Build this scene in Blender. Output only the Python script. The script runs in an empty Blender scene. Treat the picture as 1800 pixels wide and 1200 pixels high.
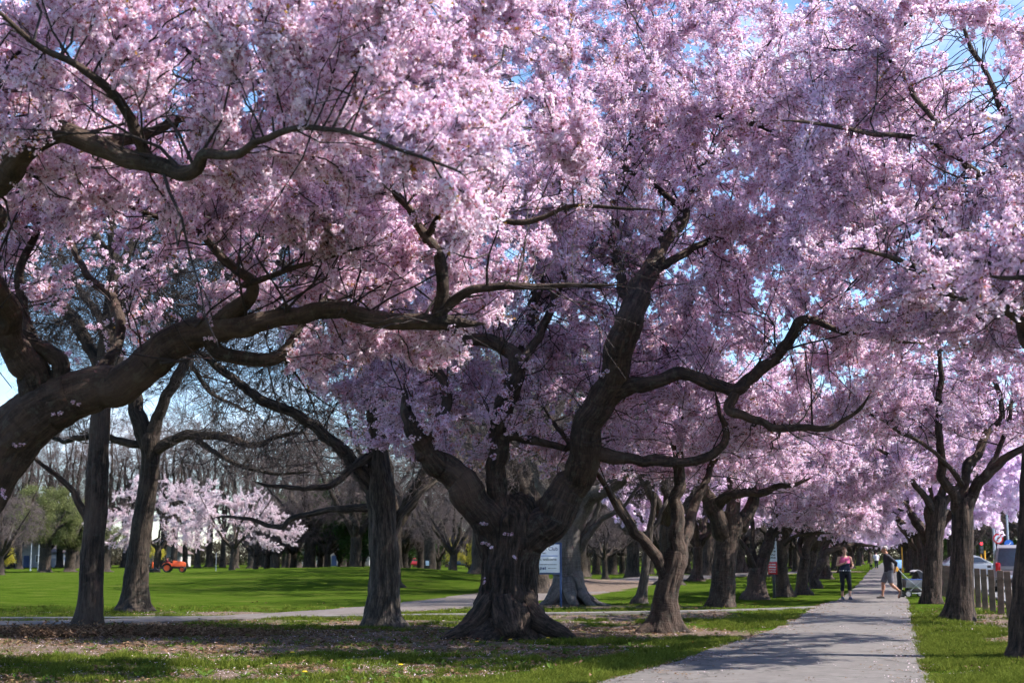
import bpy, bmesh, math, random
import numpy as np
from mathutils import Vector, Matrix

# ------------------------------------------------------------------ camera, sky, sun, exposure
scene = bpy.context.scene
COL = scene.collection
CAM_H, HORIZON_V, F = 1.53, 973.0, 2500.0          # metres, photo pixel row, photo pixels
PITCH = math.atan((HORIZON_V - 600.0) / F)
cam_data = bpy.data.cameras.new('camera')
cam_data.lens = 50.0
cam_data.sensor_width = 36.0
cam_data.clip_start = 0.1
cam_data.clip_end = 3000.0
cam_data.dof.use_dof = True
cam_data.dof.focus_distance = 29.0
cam_data.dof.aperture_fstop = 2.2
cam = bpy.data.objects.new('camera', cam_data)
cam.location = (0, 0, CAM_H)
cam.rotation_euler = (math.pi / 2 + PITCH, 0, 0)
COL.objects.link(cam)
scene.camera = cam

SUN_AZ = math.radians(98)      # to the right of the viewing direction
SUN_EL = math.radians(47)
world = bpy.data.worlds.new('World')
scene.world = world
world.use_nodes = True
wn, wl = world.node_tree.nodes, world.node_tree.links
wn.clear()
w_out = wn.new('ShaderNodeOutputWorld')
w_bg = wn.new('ShaderNodeBackground')
w_bg.inputs['Strength'].default_value = 0.12
w_sky = wn.new('ShaderNodeTexSky')
w_sky.sky_type = 'NISHITA'
w_sky.sun_disc = False
w_sky.sun_elevation = SUN_EL
w_sky.sun_rotation = SUN_AZ
w_sky.air_density = 1.0
w_sky.dust_density = 0.1
w_sky.ozone_density = 6.0
w_tc = wn.new('ShaderNodeTexCoord')
w_map = wn.new('ShaderNodeMapping')
w_map.inputs['Scale'].default_value = (1.0, 1.0, 2.6)
w_map.inputs['Location'].default_value = (1.7, 0.9, 0.37)
w_noise = wn.new('ShaderNodeTexNoise')
w_noise.inputs['Scale'].default_value = 3.1
w_noise.inputs['Detail'].default_value = 9.0
w_noise.inputs['Roughness'].default_value = 0.58
w_ramp = wn.new('ShaderNodeValToRGB')
w_ramp.color_ramp.elements[0].position = 0.55
w_ramp.color_ramp.elements[1].position = 0.72
w_mix = wn.new('ShaderNodeMixRGB')
w_mix.inputs[2].default_value = (5.0, 5.1, 6.0, 1)
wl.new(w_tc.outputs['Generated'], w_map.inputs['Vector'])
wl.new(w_map.outputs['Vector'], w_noise.inputs['Vector'])
wl.new(w_noise.outputs['Fac'], w_ramp.inputs['Fac'])
wl.new(w_ramp.outputs['Color'], w_mix.inputs['Fac'])
wl.new(w_sky.outputs['Color'], w_mix.inputs[1])
wl.new(w_mix.outputs['Color'], w_bg.inputs['Color'])
wl.new(w_bg.outputs['Background'], w_out.inputs['Surface'])

sun_data = bpy.data.lights.new('sun', 'SUN')
sun_data.energy = 5.0
sun_data.angle = math.radians(0.53)
sun_data.color = (1.0, 0.955, 0.89)
sun = bpy.data.objects.new('sun', sun_data)
sdir = Vector((math.sin(SUN_AZ) * math.cos(SUN_EL), math.cos(SUN_AZ) * math.cos(SUN_EL), math.sin(SUN_EL)))
sun.rotation_euler = sdir.to_track_quat('Z', 'Y').to_euler()
sun.location = (30, 30, 40)
COL.objects.link(sun)

vs = scene.view_settings
vs.view_transform = 'Standard'
vs.look = 'None'
vs.exposure = 1.27
vs.gamma = 1.0
vs.use_curve_mapping = False
scene.cycles.max_bounces = 7
scene.cycles.diffuse_bounces = 5
scene.cycles.transmission_bounces = 5
scene.cycles.glossy_bounces = 2
scene.cycles.caustics_reflective = False
scene.cycles.caustics_refractive = False
scene.cycles.use_denoising = True
scene.cycles.adaptive_threshold = 0.045
scene.cycles.use_light_tree = False

# ------------------------------------------------------------------ helpers
RNG = np.random.default_rng(7)
CP, SP = math.cos(PITCH), math.sin(PITCH)

def PX(u, v, d):
    """world point that stands at distance d (along +Y) on the sight line of photo pixel (u, v)"""
    a, b = (u - 900.0) / F, (600.0 - v) / F
    t = d / (CP - b * SP)
    return np.array([a * t, d, CAM_H + t * (SP + b * CP)])

def GP(u, v):
    """ground point under photo pixel (u, v)"""
    a, b = (u - 900.0) / F, (600.0 - v) / F
    t = -CAM_H / (SP + b * CP)
    return np.array([a * t, t * (CP - b * SP), 0.0])

def tag(o, label=None, cat=None, group=None, kind=None):
    if label: o['label'] = label
    if cat: o['category'] = cat
    if group: o['group'] = group
    if kind: o['kind'] = kind
    return o

def link(o, parent=None):
    COL.objects.link(o)
    if parent is not None: o.parent = parent
    return o

def empty(name, loc=(0, 0, 0), rz=0.0, parent=None):
    o = bpy.data.objects.new(name, None)
    o.empty_display_size = 0.2
    o.location = loc
    o.rotation_euler = (0, 0, rz)
    return link(o, parent)

def new_mesh(name, V, Fc, mats=(), smooth=True, midx=None, attrs=None):
    me = bpy.data.meshes.new(name)
    me.from_pydata(np.asarray(V, dtype=np.float64).tolist() if isinstance(V, np.ndarray) else V, [],
                   Fc.tolist() if isinstance(Fc, np.ndarray) else Fc)
    for m in mats: me.materials.append(m)
    n = len(me.polygons)
    if n:
        me.polygons.foreach_set('use_smooth', np.full(n, smooth))
        if midx is not None:
            me.polygons.foreach_set('material_index', np.asarray(midx, dtype=np.int32))
    if attrs:
        for k, arr in attrs.items():
            arr = np.asarray(arr, dtype=np.float32)
            if arr.ndim == 1:
                at = me.attributes.new(k, 'FLOAT', 'POINT'); at.data.foreach_set('value', arr)
            else:
                at = me.attributes.new(k, 'FLOAT_VECTOR', 'POINT'); at.data.foreach_set('vector', arr.ravel())
    me.update()
    return me

def obj(name, me, parent=None, loc=None):
    o = bpy.data.objects.new(name, me)
    if loc is not None: o.location = loc
    return link(o, parent)

def copy_tree(o, parent=None):
    c = o.copy()
    COL.objects.link(c)
    c.parent = parent
    for ch in list(o.children):
        copy_tree(ch, c)
    return c

class MB:
    """collects simple shapes into one mesh"""
    def __init__(self): self.V, self.F, self.M = [], [], []
    def add(self, V, Fc, m=0):
        o = len(self.V)
        self.V += [tuple(p) for p in V]
        self.F += [tuple(i + o for i in f) for f in Fc]
        self.M += [m] * len(Fc)
        return self
    def box(self, c, s, m=0, rot=None, bev=0.0):
        bm = bmesh.new()
        bmesh.ops.create_cube(bm, size=1.0)
        for v in bm.verts: v.co = Vector((v.co.x * s[0], v.co.y * s[1], v.co.z * s[2]))
        if bev: bmesh.ops.bevel(bm, geom=bm.edges[:], offset=bev, segments=2, affect='EDGES', profile=0.5)
        M = Matrix.Translation(Vector(c))
        if rot is not None: M = M @ rot.to_4x4()
        bm.transform(M)
        bm.verts.index_update()
        self.add([v.co[:] for v in bm.verts], [[v.index for v in f.verts] for f in bm.faces], m)
        bm.free(); return self
    def tube(self, P, R, n=8, m=0, cap=True, sx=1.0):
        V, Fc, _ = tube_mesh(np.array(P, float), np.array(R, float), n, cap=cap)
        return self.add(V, Fc, m)
    def loft(self, rings, m=0, cap=True):
        n = len(rings[0]); V = [p for r in rings for p in r]; Fc = []
        for i in range(len(rings) - 1):
            for j in range(n):
                a, b = i * n + j, i * n + (j + 1) % n
                Fc.append((a, b, b + n, a + n))
        if cap:
            Fc.append(tuple(range(n))[::-1]); Fc.append(tuple((len(rings) - 1) * n + j for j in range(n)))
        return self.add(V, Fc, m)
    def disc(self, c, axis, r, t, n=20, m=0):
        a = Vector(axis).normalized(); c = Vector(c)
        return self.tube([c - a * t / 2, c + a * t / 2], [r, r], n, m)
    def ball(self, c, s, m=0, sub=2):
        bm = bmesh.new(); bmesh.ops.create_icosphere(bm, subdivisions=sub, radius=1.0)
        for v in bm.verts: v.co = Vector((c[0] + v.co.x * s[0], c[1] + v.co.y * s[1], c[2] + v.co.z * s[2]))
        bm.verts.index_update()
        self.add([v.co[:] for v in bm.verts], [[v.index for v in f.verts] for f in bm.faces], m)
        bm.free(); return self
    def build(self, name, mats, parent=None, smooth=True, loc=None):
        if not isinstance(mats, (list, tuple)): mats = [mats]
        me = new_mesh(name, self.V, self.F, mats, smooth, self.M)
        if smooth:
            try: me.set_sharp_from_angle(angle=math.radians(40))
            except Exception: pass
        return obj(name, me, parent, loc)

# value noise, vectorised
_perm = np.random.default_rng(99).random((64, 64, 64)).astype(np.float32)
def vnoise(p):
    p = np.asarray(p, float)
    i = np.floor(p).astype(int); f = p - i
    f = f * f * (3 - 2 * f)
    x0, y0, z0 = (i[..., 0] & 63), (i[..., 1] & 63), (i[..., 2] & 63)
    x1, y1, z1 = (x0 + 1) & 63, (y0 + 1) & 63, (z0 + 1) & 63
    fx, fy, fz = f[..., 0], f[..., 1], f[..., 2]
    def L(a, b, t): return a + (b - a) * t
    c00 = L(_perm[x0, y0, z0], _perm[x1, y0, z0], fx); c10 = L(_perm[x0, y1, z0], _perm[x1, y1, z0], fx)
    c01 = L(_perm[x0, y0, z1], _perm[x1, y0, z1], fx); c11 = L(_perm[x0, y1, z1], _perm[x1, y1, z1], fx)
    return L(L(c00, c10, fy), L(c01, c11, fy), fz) * 2 - 1
def fbm(p, o=4):
    s, a = 0.0, 0.5
    p = np.asarray(p, float)
    for k in range(o):
        s = s + a * vnoise(p * (2 ** k) + 17.3 * k); a *= 0.55
    return s

def catmull(P, step):
    """smooth resampling of rows (any columns; first three are xyz)"""
    P = np.asarray(P, float)
    if len(P) < 3:
        n = max(2, int(np.linalg.norm(P[-1, :3] - P[0, :3]) / step) + 1)
        t = np.linspace(0, 1, n)[:, None]
        return P[0] * (1 - t) + P[-1] * t
    Q = np.vstack([2 * P[0] - P[1], P, 2 * P[-1] - P[-2]])
    out = []
    for k in range(1, len(Q) - 2):
        p0, p1, p2, p3 = Q[k - 1], Q[k], Q[k + 1], Q[k + 2]
        n = max(1, int(np.linalg.norm(p2[:3] - p1[:3]) / step + 0.5))
        t = (np.arange(n) / n)[:, None]
        out.append(0.5 * ((2 * p1) + (-p0 + p2) * t + (2 * p0 - 5 * p1 + 4 * p2 - p3) * t ** 2 + (-p0 + 3 * p1 - 3 * p2 + p3) * t ** 3))
    out.append(P[-1:])
    return np.vstack(out)

def tube_mesh(P, R, n, cap=True, rough=0.0, seed=0.0, flare=0.0, ridge=0.0, burl=0.0):
    P = np.asarray(P, float); R = np.asarray(R, float); m = len(P)
    T = np.gradient(P, axis=0); T /= np.linalg.norm(T, axis=1)[:, None] + 1e-9
    ref = np.array([0, -1.0, 0]) if abs(T[0, 1]) < 0.8 else np.array([1.0, 0, 0])
    N = np.zeros_like(P); x = ref - T[0] * ref.dot(T[0]); N[0] = x / np.linalg.norm(x)
    for i in range(1, m):
        x = N[i - 1] - T[i] * N[i - 1].dot(T[i]); N[i] = x / (np.linalg.norm(x) + 1e-9)
    B = np.cross(T, N)
    th = np.linspace(0, 2 * math.pi, n, endpoint=False)
    c, s = np.cos(th), np.sin(th)
    L = np.concatenate([[0], np.cumsum(np.linalg.norm(np.diff(P, axis=0), axis=1))])
    RR = np.repeat(R[:, None], n, 1)
    bk = np.stack([RR * c[None], RR * s[None], np.repeat(L[:, None], n, 1)], -1) + seed
    if rough or ridge or flare:
        k = np.ones_like(RR)
        if rough:
            k = k + rough * 1.6 * fbm(bk * np.array([2.2, 2.2, 1.6]) / max(0.25, R.max()) * 0.6 + seed, 4)
        if ridge:
            q = bk * np.array([1, 1, 0.12]) * 14.0
            k = k + ridge * (0.5 - np.abs(vnoise(q)) * 1.7) + ridge * 0.5 * vnoise(q * np.array([2.1, 2.1, 3.2]))
        if burl:
            k = k + burl * np.maximum(0, vnoise(bk * np.array([2.6, 2.6, 2.2]) + 7.7) - 0.1) * 2.0 + burl * 0.45 * vnoise(bk * np.array([7.0, 7.0, 5.0]) + 1.1)
        if flare:
            h = np.maximum(P[:, 2], 0)
            lob = np.maximum(0, np.sin(th * 3 + seed) * 0.55 + np.sin(th * 5 + 2.1 * seed) * 0.45 + 0.25 * np.sin(th * 8 + seed))
            k = k + flare * np.exp(-h / 0.22)[:, None] * lob[None] * 1.2 + 0.25 * flare * np.exp(-h / 0.8)[:, None] * lob[None]
        RR = RR * k * (1 - 0.45 * rough - 0.3 * ridge)
    V = P[:, None] + RR[..., None] * (c[None, :, None] * N[:, None] + s[None, :, None] * B[:, None])
    V = V.reshape(-1, 3); bk = bk.reshape(-1, 3)
    i, j = np.meshgrid(np.arange(m - 1), np.arange(n), indexing='ij')
    a = i * n + j; b = i * n + (j + 1) % n
    Fc = np.stack([a, b, b + n, a + n], -1).reshape(-1, 4).tolist()
    if cap:
        Fc.append(list(range(n))[::-1]); Fc.append([(m - 1) * n + q for q in range(n)])
    return V, Fc, bk

def prisms(P0, P1, R0, R1, n=3):
    """many thin twig segments at once"""
    P0, P1 = np.asarray(P0, float), np.asarray(P1, float)
    T = P1 - P0; T /= np.linalg.norm(T, axis=1)[:, None] + 1e-9
    ref = np.where(np.abs(T[:, 2:3]) < 0.9, np.array([[0, 0, 1.0]]), np.array([[1.0, 0, 0]]))
    N = np.cross(T, ref); N /= np.linalg.norm(N, axis=1)[:, None] + 1e-9
    B = np.cross(T, N)
    th = np.linspace(0, 2 * math.pi, n, endpoint=False)
    d = np.cos(th)[None, :, None] * N[:, None] + np.sin(th)[None, :, None] * B[:, None]
    V = np.concatenate([P0[:, None] + d * np.asarray(R0)[:, None, None], P1[:, None] + d * np.asarray(R1)[:, None, None]], 1).reshape(-1, 3)
    base = np.arange(len(P0))[:, None] * 2 * n
    Fc = np.stack([np.stack([base[:, 0] + j, base[:, 0] + (j + 1) % n, base[:, 0] + n + (j + 1) % n, base[:, 0] + n + j], -1) for j in range(n)], 1).reshape(-1, 4)
    return V, Fc

# ------------------------------------------------------------------ materials
def mat(name):
    m = bpy.data.materials.new(name); m.use_nodes = True
    nt = m.node_tree; nt.nodes.clear()
    out = nt.nodes.new('ShaderNodeOutputMaterial')
    return m, nt, out
def nd(nt, t, **kw):
    n = nt.nodes.new(t)
    for k, v in kw.items():
        if k in n.inputs: n.inputs[k].default_value = v
        else: setattr(n, k, v)
    return n
def ramp(nt, fac, stops):
    r = nt.nodes.new('ShaderNodeValToRGB')
    e = r.color_ramp.elements
    while len(e) < len(stops): e.new(0.5)
    for i, (p, c) in enumerate(stops):
        e[i].position = p; e[i].color = (c[0], c[1], c[2], 1)
    nt.links.new(fac, r.inputs['Fac'])
    return r.outputs['Color']
def mix(nt, fac, a, b, mode='MIX'):
    n = nt.nodes.new('ShaderNodeMixRGB'); n.blend_type = mode
    for i, x in ((0, fac), (1, a), (2, b)):
        if isinstance(x, (int, float)): n.inputs[i].default_value = x
        elif isinstance(x, tuple): n.inputs[i].default_value = (*x, 1)
        else: nt.links.new(x, n.inputs[i])
    return n.outputs['Color']
def mathn(nt, op, a, b=None, c=None):
    n = nt.nodes.new('ShaderNodeMath'); n.operation = op
    for i, x in enumerate((a, b, c)):
        if x is None: continue
        if isinstance(x, (int, float)): n.inputs[i].default_value = x
        else: nt.links.new(x, n.inputs[i])
    return n.outputs[0]
def noise(nt, vec, scale, detail=4, rough=0.55, mapping=None):
    if mapping:
        mp = nd(nt, 'ShaderNodeMapping'); mp.inputs['Scale'].default_value = mapping
        nt.links.new(vec, mp.inputs['Vector']); vec = mp.outputs['Vector']
    n = nd(nt, 'ShaderNodeTexNoise', Scale=scale, Detail=detail, Roughness=rough)
    nt.links.new(vec, n.inputs['Vector'])
    return n.outputs['Fac']

def simple(name, col, rough=0.6, metal=0.0, vary=0.12, scale=8.0, spec=0.4, bump=0.0):
    """plain surface with slight uneven tone"""
    m, nt, out = mat(name)
    tc = nd(nt, 'ShaderNodeTexCoord')
    f = noise(nt, tc.outputs['Object'], scale, 5, 0.6)
    lo = tuple(max(0, c * (1 - vary)) for c in col); hi = tuple(min(1, c * (1 + vary)) for c in col)
    p = nd(nt, 'ShaderNodeBsdfPrincipled', Roughness=rough, Metallic=metal)
    p.inputs['Specular IOR Level'].default_value = spec
    nt.links.new(ramp(nt, f, [(0.3, lo), (0.7, hi)]), p.inputs['Base Color'])
    if bump:
        b = nd(nt, 'ShaderNodeBump', Strength=bump, Distance=0.01)
        nt.links.new(f, b.inputs['Height']); nt.links.new(b.outputs['Normal'], p.inputs['Normal'])
    nt.links.new(p.outputs[0], out.inputs['Surface'])
    return m

def bark(name, dark, light, lichen=None, bands=0.0, fiss=1.0, bump=0.8):
    m, nt, out = mat(name)
    at = nd(nt, 'ShaderNodeAttribute'); at.attribute_name = 'bk'
    v = at.outputs['Vector']
    f1 = noise(nt, v, 13.0, 6, 0.65, (1.0, 1.0, 0.14))
    f2 = noise(nt, v, 30.0, 5, 0.6, (1.0, 1.0, 0.3))
    h = mathn(nt, 'ADD', mathn(nt, 'MULTIPLY', f1, fiss), mathn(nt, 'MULTIPLY', f2, 0.45))
    if bands:
        f3 = noise(nt, v, 6.0, 4, 0.6, (0.35, 0.35, 5.0))
        h = mathn(nt, 'ADD', h, mathn(nt, 'MULTIPLY', f3, bands))
    tot = fiss + 0.45 + bands
    hn = mathn(nt, 'DIVIDE', h, tot)
    c = ramp(nt, hn, [(0.40, dark), (0.5, tuple((a * 1.3 + b * 0.7) / 2 for a, b in zip(dark, light))), (0.60, light)])
    if lichen:
        f4 = noise(nt, v, 8.0, 7, 0.75)
        c = mix(nt, mathn(nt, 'MULTIPLY', ramp(nt, f4, [(0.54, (0, 0, 0)), (0.62, (1, 1, 1))]), 0.6), c, lichen)
        f5 = noise(nt, v, 1.1, 5, 0.65)
        c = mix(nt, mathn(nt, 'MULTIPLY', ramp(nt, f5, [(0.45, (0, 0, 0)), (0.62, (1, 1, 1))]), 0.45), c, tuple(q * 1.5 for q in light))
    p = nd(nt, 'ShaderNodeBsdfPrincipled', Roughness=0.88)
    p.inputs['Specular IOR Level'].default_value = 0.25
    nt.links.new(c, p.inputs['Base Color'])
    b = nd(nt, 'ShaderNodeBump', Strength=1.0, Distance=0.09 * bump)
    nt.links.new(hn, b.inputs['Height']); nt.links.new(b.outputs['Normal'], p.inputs['Normal'])
    nt.links.new(p.outputs[0], out.inputs['Surface'])
    return m

def leafy(name, c1, c2, trans=0.45, seed_attr='tint', rough=0.7):
    """thin petals and leaves: part of the light passes through"""
    m, nt, out = mat(name)
    oi = nd(nt, 'ShaderNodeObjectInfo')
    at = nd(nt, 'ShaderNodeAttribute'); at.attribute_name = seed_attr
    f = mathn(nt, 'ADD', mathn(nt, 'MULTIPLY', oi.outputs['Random'], 0.5), mathn(nt, 'MULTIPLY', at.outputs['Fac'], 0.5))
    c = ramp(nt, f, [(0.1, c1), (0.9, c2)])
    d = nd(nt, 'ShaderNodeBsdfDiffuse'); t = nd(nt, 'ShaderNodeBsdfTranslucent')
    nt.links.new(c, d.inputs['Color']); nt.links.new(c, t.inputs['Color'])
    s = nd(nt, 'ShaderNodeMixShader'); s.inputs[0].default_value = trans
    nt.links.new(d.outputs[0], s.inputs[1]); nt.links.new(t.outputs[0], s.inputs[2])
    nt.links.new(s.outputs[0], out.inputs['Surface'])
    return m

BARK_CHERRY = bark('cherry_bark', (0.011, 0.008, 0.007), (0.076, 0.049, 0.037), (0.085, 0.08, 0.062), bands=0.3, fiss=0.8, bump=1.0)
BARK_OLD = bark('old_cherry_bark', (0.010, 0.0075, 0.006), (0.088, 0.058, 0.043), None, bands=0.15, fiss=1.0, bump=1.0)
BARK_OAK = bark('oak_bark', (0.009, 0.007, 0.006), (0.066, 0.047, 0.036), (0.055, 0.055, 0.042), fiss=1.0, bump=1.0)
BARK_BEECH = bark('beech_bark', (0.05, 0.043, 0.04), (0.15, 0.13, 0.12), (0.09, 0.095, 0.08), bands=0.4, fiss=0.5, bump=0.5)
BARK_PALE = bark('young_bark', (0.05, 0.04, 0.033), (0.13, 0.10, 0.085), None, fiss=1.0, bump=0.8)
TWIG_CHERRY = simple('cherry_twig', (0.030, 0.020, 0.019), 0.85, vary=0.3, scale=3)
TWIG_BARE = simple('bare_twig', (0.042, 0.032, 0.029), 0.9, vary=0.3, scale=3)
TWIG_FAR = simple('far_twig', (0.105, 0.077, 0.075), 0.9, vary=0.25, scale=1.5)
PETAL = leafy('petal', (0.895, 0.695, 0.905), (0.98, 0.895, 0.99), 0.61)
PETAL_NEAR = leafy('petal_pale', (0.895, 0.69, 0.885), (0.985, 0.905, 0.985), 0.56)
PETAL_WHITE = leafy('petal_white', (0.70, 0.54, 0.60), (0.86, 0.77, 0.80), 0.35)
CALYX = leafy('calyx', (0.42, 0.14, 0.20), (0.60, 0.28, 0.30), 0.4)
BRONZE = leafy('bronze_leaf', (0.30, 0.13, 0.04), (0.42, 0.26, 0.06), 0.4)
GREEN_LEAF = leafy('willow_leaf', (0.085, 0.10, 0.035), (0.19, 0.20, 0.085), 0.35)
DARK_LEAF = leafy('evergreen_leaf', (0.022, 0.05, 0.016), (0.07, 0.11, 0.035), 0.25)
YELLOW_LEAF = leafy('yellow_leaf', (0.34, 0.30, 0.04), (0.52, 0.44, 0.08), 0.4)
# ------------------------------------------------------------------ blossom sprigs, leaves, tufts (source meshes for scattering)
def rot_to(dirs, roll):
    """euler angles turning +Z onto each direction, with a roll about it"""
    d = dirs / (np.linalg.norm(dirs, axis=1)[:, None] + 1e-9)
    ry = np.arccos(np.clip(d[:, 2], -1, 1)); rz = np.arctan2(d[:, 1], d[:, 0])
    out = np.zeros((len(d), 3))
    # Rz(rz) * Ry(ry) * Rz(roll) as an XYZ euler
    ca, sa, cb, sb, cc, sc = np.cos(rz), np.sin(rz), np.cos(ry), np.sin(ry), np.cos(roll), np.sin(roll)
    m00 = ca * cb * cc - sa * sc; m10 = sa * cb * cc + ca * sc; m20 = -sb * cc
    m21 = sb * sc; m22 = cb
    out[:, 1] = np.arcsin(np.clip(-m20, -1, 1)); out[:, 0] = np.arctan2(m21, m22); out[:, 2] = np.arctan2(m10, m00)
    return out

def frame(d):
    d = np.asarray(d, float); d = d / np.linalg.norm(d)
    r = np.array([0, 0, 1.0]) if abs(d[2]) < 0.9 else np.array([1.0, 0, 0])
    x = np.cross(r, d); x /= np.linalg.norm(x)
    return x, np.cross(d, x), d

def make_sprig(seed, mats, n_pom=4, n_fl=14, L=0.32, fr=0.021, pr=0.044, leaf=2, petals=5):
    g = np.random.default_rng(seed)
    V, Fc, M, T = [], [], [], []
    def add(vs, fs, m, t):
        o = len(V); V.extend(vs); Fc.extend([tuple(i + o for i in f) for f in fs]); M.extend([m] * len(fs)); T.extend([t] * len(vs))
    bend = g.normal(0, 0.05, 2)
    def axis(t): return np.array([bend[0] * t * t * 2, bend[1] * t * t * 2, L * t])
    P = np.array([axis(t) for t in (0, 0.35, 0.7, 1.0)])
    tv, tf, _ = tube_mesh(P, np.array([0.006, 0.005, 0.004, 0.002]), 3, cap=False)
    add([tuple(p) for p in tv], tf, 2, 0.5)
    for k in range(n_pom):
        t = (k + 0.5 + g.uniform(-0.3, 0.3)) / n_pom
        c = axis(t) + np.append(g.normal(0, 0.028, 2), g.normal(0, 0.02))
        tp = g.random()
        for q in range(n_fl):
            d = g.normal(0, 1, 3); d[2] -= 0.15; d /= np.linalg.norm(d)
            fc = c + d * pr * g.uniform(0.6, 1.25)
            nd_ = d + g.normal(0, 0.45, 3); x, y, z = frame(nd_)
            r = fr * g.uniform(0.8, 1.2); a0 = g.uniform(0, 6.28); cup = g.uniform(0.05, 0.5)
            tint = 0.6 * g.random() + 0.4 * tp
            for p in range(petals):
                a = a0 + p * 2 * math.pi / petals
                e = math.cos(a) * x + math.sin(a) * y; f = -math.sin(a) * x + math.cos(a) * y
                w = r * 0.40 * (5.0 / petals)
                add([tuple(fc), tuple(fc + e * r * 0.6 + f * w + z * cup * r * 0.4), tuple(fc + e * r + z * cup * r * 0.8),
                     tuple(fc + e * r * 0.6 - f * w + z * cup * r * 0.4)], [(0, 1, 2, 3)], 0, tint)
            s = r * 0.24
            add([tuple(fc + z * 0.0025 + s * (math.cos(b) * x + math.sin(b) * y)) for b in (0.3, 2.4, 4.5)], [(0, 1, 2)], 1, g.random())
            add([tuple(fc - z * 0.001 + 0.006 * x), tuple(fc - z * 0.001 - 0.006 * x), tuple(c)], [(0, 1, 2)], 1, g.random())
    for k in range(leaf):
        c = axis(g.uniform(0.3, 1.0)); d = g.normal(0, 1, 3); d[2] = abs(d[2]); x, y, z = frame(d)
        l = g.uniform(0.025, 0.05)
        add([tuple(c), tuple(c + z * l * 0.5 + x * l * 0.25), tuple(c + z * l), tuple(c + z * l * 0.5 - x * l * 0.25)], [(0, 1, 2, 3)], 3, g.random())
    return new_mesh('sprig', V, Fc, mats, False, M, {'tint': np.array(T)})

def make_leafclump(seed, mats, n=40, L=0.5, ll=0.09, lw=0.3, droop=0.0):
    g = np.random.default_rng(seed); V, Fc, M, T = [], [], [], []
    for k in range(n):
        c = g.normal(0, L * 0.4, 3); d = g.normal(0, 1, 3); d[2] -= droop; x, y, z = frame(d); l = ll * g.uniform(0.6, 1.3)
        o = len(V)
        V += [tuple(c), tuple(c + z * l * 0.5 + x * l * lw), tuple(c + z * l), tuple(c + z * l * 0.5 - x * l * lw)]
        Fc.append((o, o + 1, o + 2, o + 3)); M.append(0); T += [g.random()] * 4
    return new_mesh('leaf_clump', V, Fc, mats, False, M, {'tint': np.array(T)})

def source(name, meshes):
    c = bpy.data.collections.new(name)          # never linked to the scene: only scattered
    for i, me in enumerate(meshes):
        o = bpy.data.objects.new('%s_%02d' % (name, i), me); c.objects.link(o)
    return c

def sprig_set(base, petal, n_pom, n_fl, L, fr, pr):
    out = []
    for i in range(9):          # full sprays, looser ones, and a few with buds and bronze young leaves
        f = (1.0, 1.0, 0.8, 1.1, 0.65, 1.0, 0.9, 0.45, 1.15)[i]
        out.append(make_sprig(base + i, [petal, CALYX, TWIG_CHERRY, BRONZE], max(3, int(n_pom + (i % 3) - 1)), int(n_fl * f), L * (0.85 + 0.07 * (i % 5)), fr * (0.92 + 0.04 * (i % 4)), pr * (0.85 + 0.1 * (i % 4)), (1, 0, 3, 1, 6, 1, 0, 8, 1)[i]))
    return out
SPRIG = source('sprig_source', sprig_set(100, PETAL, 4, 18, 0.32, 0.0165, 0.042))
SPRIG_NEAR = source('sprig_near_source', sprig_set(200, PETAL_NEAR, 4, 21, 0.32, 0.0172, 0.046))
SPRIG_FAR = source('sprig_far_source', [make_sprig(300 + i, [PETAL, CALYX, TWIG_CHERRY, BRONZE], 5, 8, 0.5, 0.05, 0.08, 0, 4) for i in range(5)])
SPRIG_WHITE = source('sprig_white_source', [make_sprig(400 + i, [PETAL_WHITE, CALYX, TWIG_CHERRY, BRONZE], 5, 8, 0.8, 0.05, 0.10, 0, 4) for i in range(5)])
LEAF_GREEN = source('willow_leaf_source', [make_leafclump(500 + i, [GREEN_LEAF], 46, 0.55, 0.13, 0.22, 0.8) for i in range(4)])
LEAF_DARK = source('evergreen_leaf_source', [make_leafclump(520 + i, [DARK_LEAF], 46, 0.6, 0.15, 0.32, 0.3) for i in range(4)])
LEAF_YELLOW = source('yellow_leaf_source', [make_leafclump(540 + i, [YELLOW_LEAF], 40, 0.5, 0.12, 0.35) for i in range(3)])

_gn = {}
def scatter_tree(coll):
    if coll.name in _gn: return _gn[coll.name]
    ng = bpy.data.node_groups.new('scatter_' + coll.name, 'GeometryNodeTree')
    ng.interface.new_socket('Geometry', in_out='INPUT', socket_type='NodeSocketGeometry')
    ng.interface.new_socket('Geometry', in_out='OUTPUT', socket_type='NodeSocketGeometry')
    N, L = ng.nodes, ng.links
    gi, go = N.new('NodeGroupInput'), N.new('NodeGroupOutput')
    iop = N.new('GeometryNodeInstanceOnPoints')
    ci = N.new('GeometryNodeCollectionInfo')
    ci.inputs['Collection'].default_value = coll
    ci.inputs['Separate Children'].default_value = True
    ci.inputs['Reset Children'].default_value = True
    iop.inputs['Pick Instance'].default_value = True
    def attr(n, t):
        a = N.new('GeometryNodeInputNamedAttribute'); a.data_type = t; a.inputs['Name'].default_value = n
        return a.outputs['Attribute']
    e2r = N.new('FunctionNodeEulerToRotation')
    L.new(attr('rot', 'FLOAT_VECTOR'), e2r.inputs[0])
    L.new(gi.outputs[0], iop.inputs['Points'])
    L.new(ci.outputs[0], iop.inputs['Instance'])
    L.new(attr('idx', 'INT'), iop.inputs['Instance Index'])
    L.new(e2r.outputs[0], iop.inputs['Rotation'])
    L.new(attr('scl', 'FLOAT'), iop.inputs['Scale'])
    L.new(iop.outputs[0], go.inputs[0])
    _gn[coll.name] = ng
    return ng

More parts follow.
